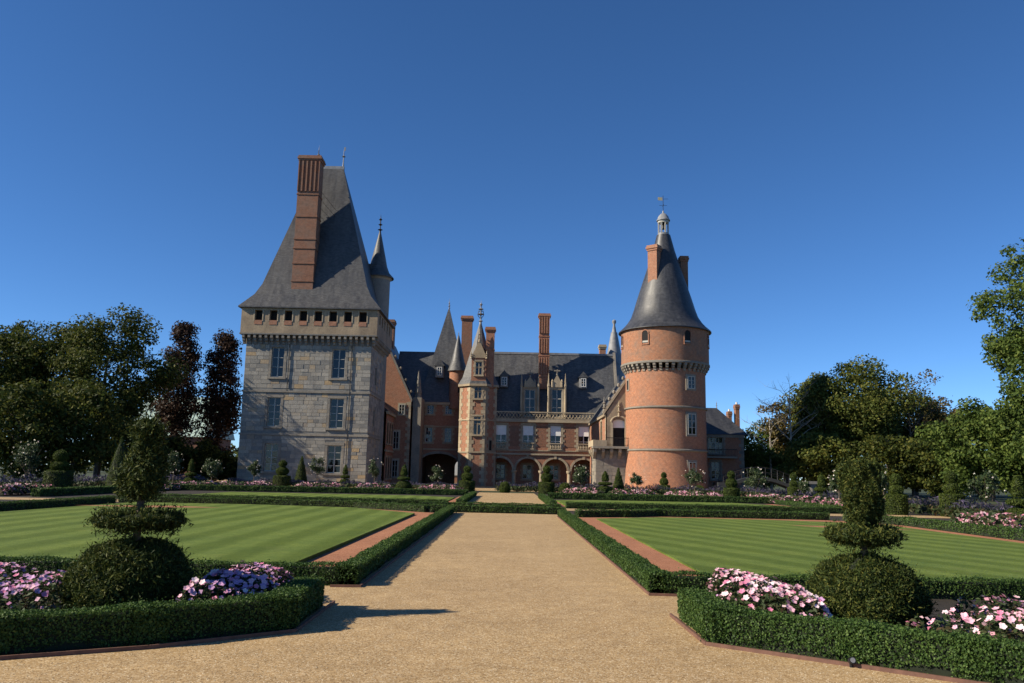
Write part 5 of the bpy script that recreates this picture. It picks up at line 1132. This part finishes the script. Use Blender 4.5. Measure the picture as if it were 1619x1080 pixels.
# ================================================================== TREES
def tp(px, top, Y): x, z = P(px, top, Y); return x, Y, z
for lb, px, top, Y, rx, mt, nl, kw in [
    ('large dark tree with ragged right edge, left of the purple trees', 178, 500, 88, 6.4, 'tree_dark', 30000, {}), ('dark tree second from the left frame edge', 75, 500, 91, 5.6, 'tree_dark', 24000, {}), ('dark tree at the left frame edge', 0, 512, 86, 6.5, 'tree_dark', 24000, {}),
    ('shaded lower tree at far left behind the lavender', 40, 600, 72, 4.6, 'tree_dark', 13000, dict(z0=.02)), ('dark bushy tree behind the conical yew at left', 130, 590, 76, 4.4, 'tree_dark', 13000, dict(z0=.02)), ('dark low tree left of the purple trees', 205, 655, 84, 3.6, 'tree_dark', 10000, dict(z0=.02)),
    ('dark shrubby tree before the green roofed hall', 262, 690, 96, 3.2, 'tree_dark', 9000, dict(z0=.0)), ('low dark tree between the purple beeches', 325, 700, 98, 3.0, 'tree_dark', 9000, dict(z0=.0)), ('low dark tree at the left foot of the keep', 368, 722, 99, 2.2, 'tree_dark', 5000, dict(z0=.0)), ('dark tree behind the left frame edge', -70, 540, 80, 6.5, 'tree_dark', 12000, dict(z0=.05))]:
    x, y, h = tp(px, top, Y); tree('broadleaf_tree', lb, 'tree', x, y, h, rx, mt, nl, group='park trees left of the château', **{**dict(leaf=.36), **kw})
for lb, px, top, Y, rx in [('slender purple beech nearer the dark trees', 291, 520, 103, 3.5), ('slender purple beech touching the keep wall', 356, 530, 105, 3.3)]:
    x, y, h = tp(px, top, Y); tree('purple_beech', lb, 'tree', x, y, h, rx, 'beech_leaf', 19000, leaf=.36, z0=.04, clumps=60, shape='column', group='purple beeches left of the keep')
for lb, px, top, Y, rx, mt, nl, kw in [
    ('broad chestnut, tallest of the right-hand group', 1345, 572, 98, 6.6, 'tree_olive', 34000, {}), ('chestnut left of the tallest right-hand one', 1298, 584, 100, 3.8, 'tree_olive', 22000, {}), ('brownish tree beside the dead branches', 1240, 622, 104, 3.2, 'tree_brown', 8000, {}), ('green low tree right of the side pavilion', 1205, 668, 106, 4.0, 'tree_green', 12000, dict(z0=.03)),
    ('olive tree behind the bare brown crown', 1440, 622, 104, 5.2, 'tree_olive', 18000, {}), ('brownish green tree right of the bare brown crown', 1490, 634, 100, 4.6, 'tree_brown', 12000, {}), ('green tree under the tall right-edge tree', 1560, 640, 78, 5.4, 'tree_green', 26000, dict(z0=.03)), ('green bushy tree at the right frame edge', 1640, 632, 74, 5.5, 'tree_green', 20000, dict(z0=.03)),
    ('dark low tree behind the big right topiary', 1400, 690, 90, 4.6, 'tree_dark', 13000, dict(z0=.0)), ('dark low tree left of the white roses', 1470, 690, 88, 4.4, 'tree_dark', 13000, dict(z0=.0)), ('olive low tree over the footbridge', 1290, 680, 94, 4.4, 'tree_olive', 14000, dict(z0=.05)),
    ('dark tree filling the gap behind the right chestnuts', 1320, 640, 118, 8.5, 'tree_dark', 14000, dict(z0=.0)), ('dark tree filling the gap far right', 1540, 665, 112, 9.0, 'tree_dark', 14000, dict(z0=.0)), ('dark tree closing the view at far right', 1680, 640, 105, 9.0, 'tree_dark', 12000, dict(z0=.0))]:
    x, y, h = tp(px, top, Y); tree('broadleaf_tree', lb, 'tree', x, y, h, rx, mt, nl, group='park trees right of the château', **{**dict(leaf=.36), **kw})
x, y, h = tp(1612, 358, 62); tree('tall_ash_tree', 'very tall airy tree at the right frame edge', 'tree', x + 1.0, y, h, 4.3, 'tree_green', 32000, leaf=.3, z0=.1, clumps=60)
def bare(label, px, top, Y, mat, lf=0):
    x, y, h = tp(px, top, Y); T = thing('bare_tree', label, 'tree', (x, y, 0)); b = MB(); tips = limb_tree(b, (x, y, -.1), h * 1.02, .2, 16, .34, 9, first=.5); b.build('trunk', mat, T)
    if lf:
        c = np.repeat(np.array([tuple(t) for t in tips]), lf, 0); d = sphere_dirs(len(c)); leaves('crown', T, c + d * .45, d, .3, .6, 'tree_brown', .8)
bare('bare dead tree with pale branches right of the side pavilion', 1246, 575, 97, 'pale_bark'); bare('thin tree with sparse brown leaves above the right-hand trees', 1432, 572, 96, 'bark', 7); bare('dead leaning branches low beside the side pavilion', 1215, 622, 103, 'pale_bark')

# far woodland closing the view behind everything
T = thing('distant_wood', 'dark far woodland closing the view behind the château park', 'woodland', (0, 200, 0)); n = 34000
a = rng.uniform(-1, 1, n); x = a * 260; y = 205 + rng.uniform(-12, 12, n) - np.abs(a) ** 2 * 60; hh = 6.5 + 1.6 * np.sin(x * .13) + 1.2 * np.sin(x * .37 + 1) + .8 * np.sin(x * .9); z = hh * rng.uniform(0, 1, n) ** .7
o = leaves('foliage', T, np.stack([x, y, z], 1), np.tile(np.array([0, -.6, .5]), (n, 1)), 1.15, .7, 'tree_dark', .7); o['kind'] = 'stuff'; T['kind'] = 'stuff'
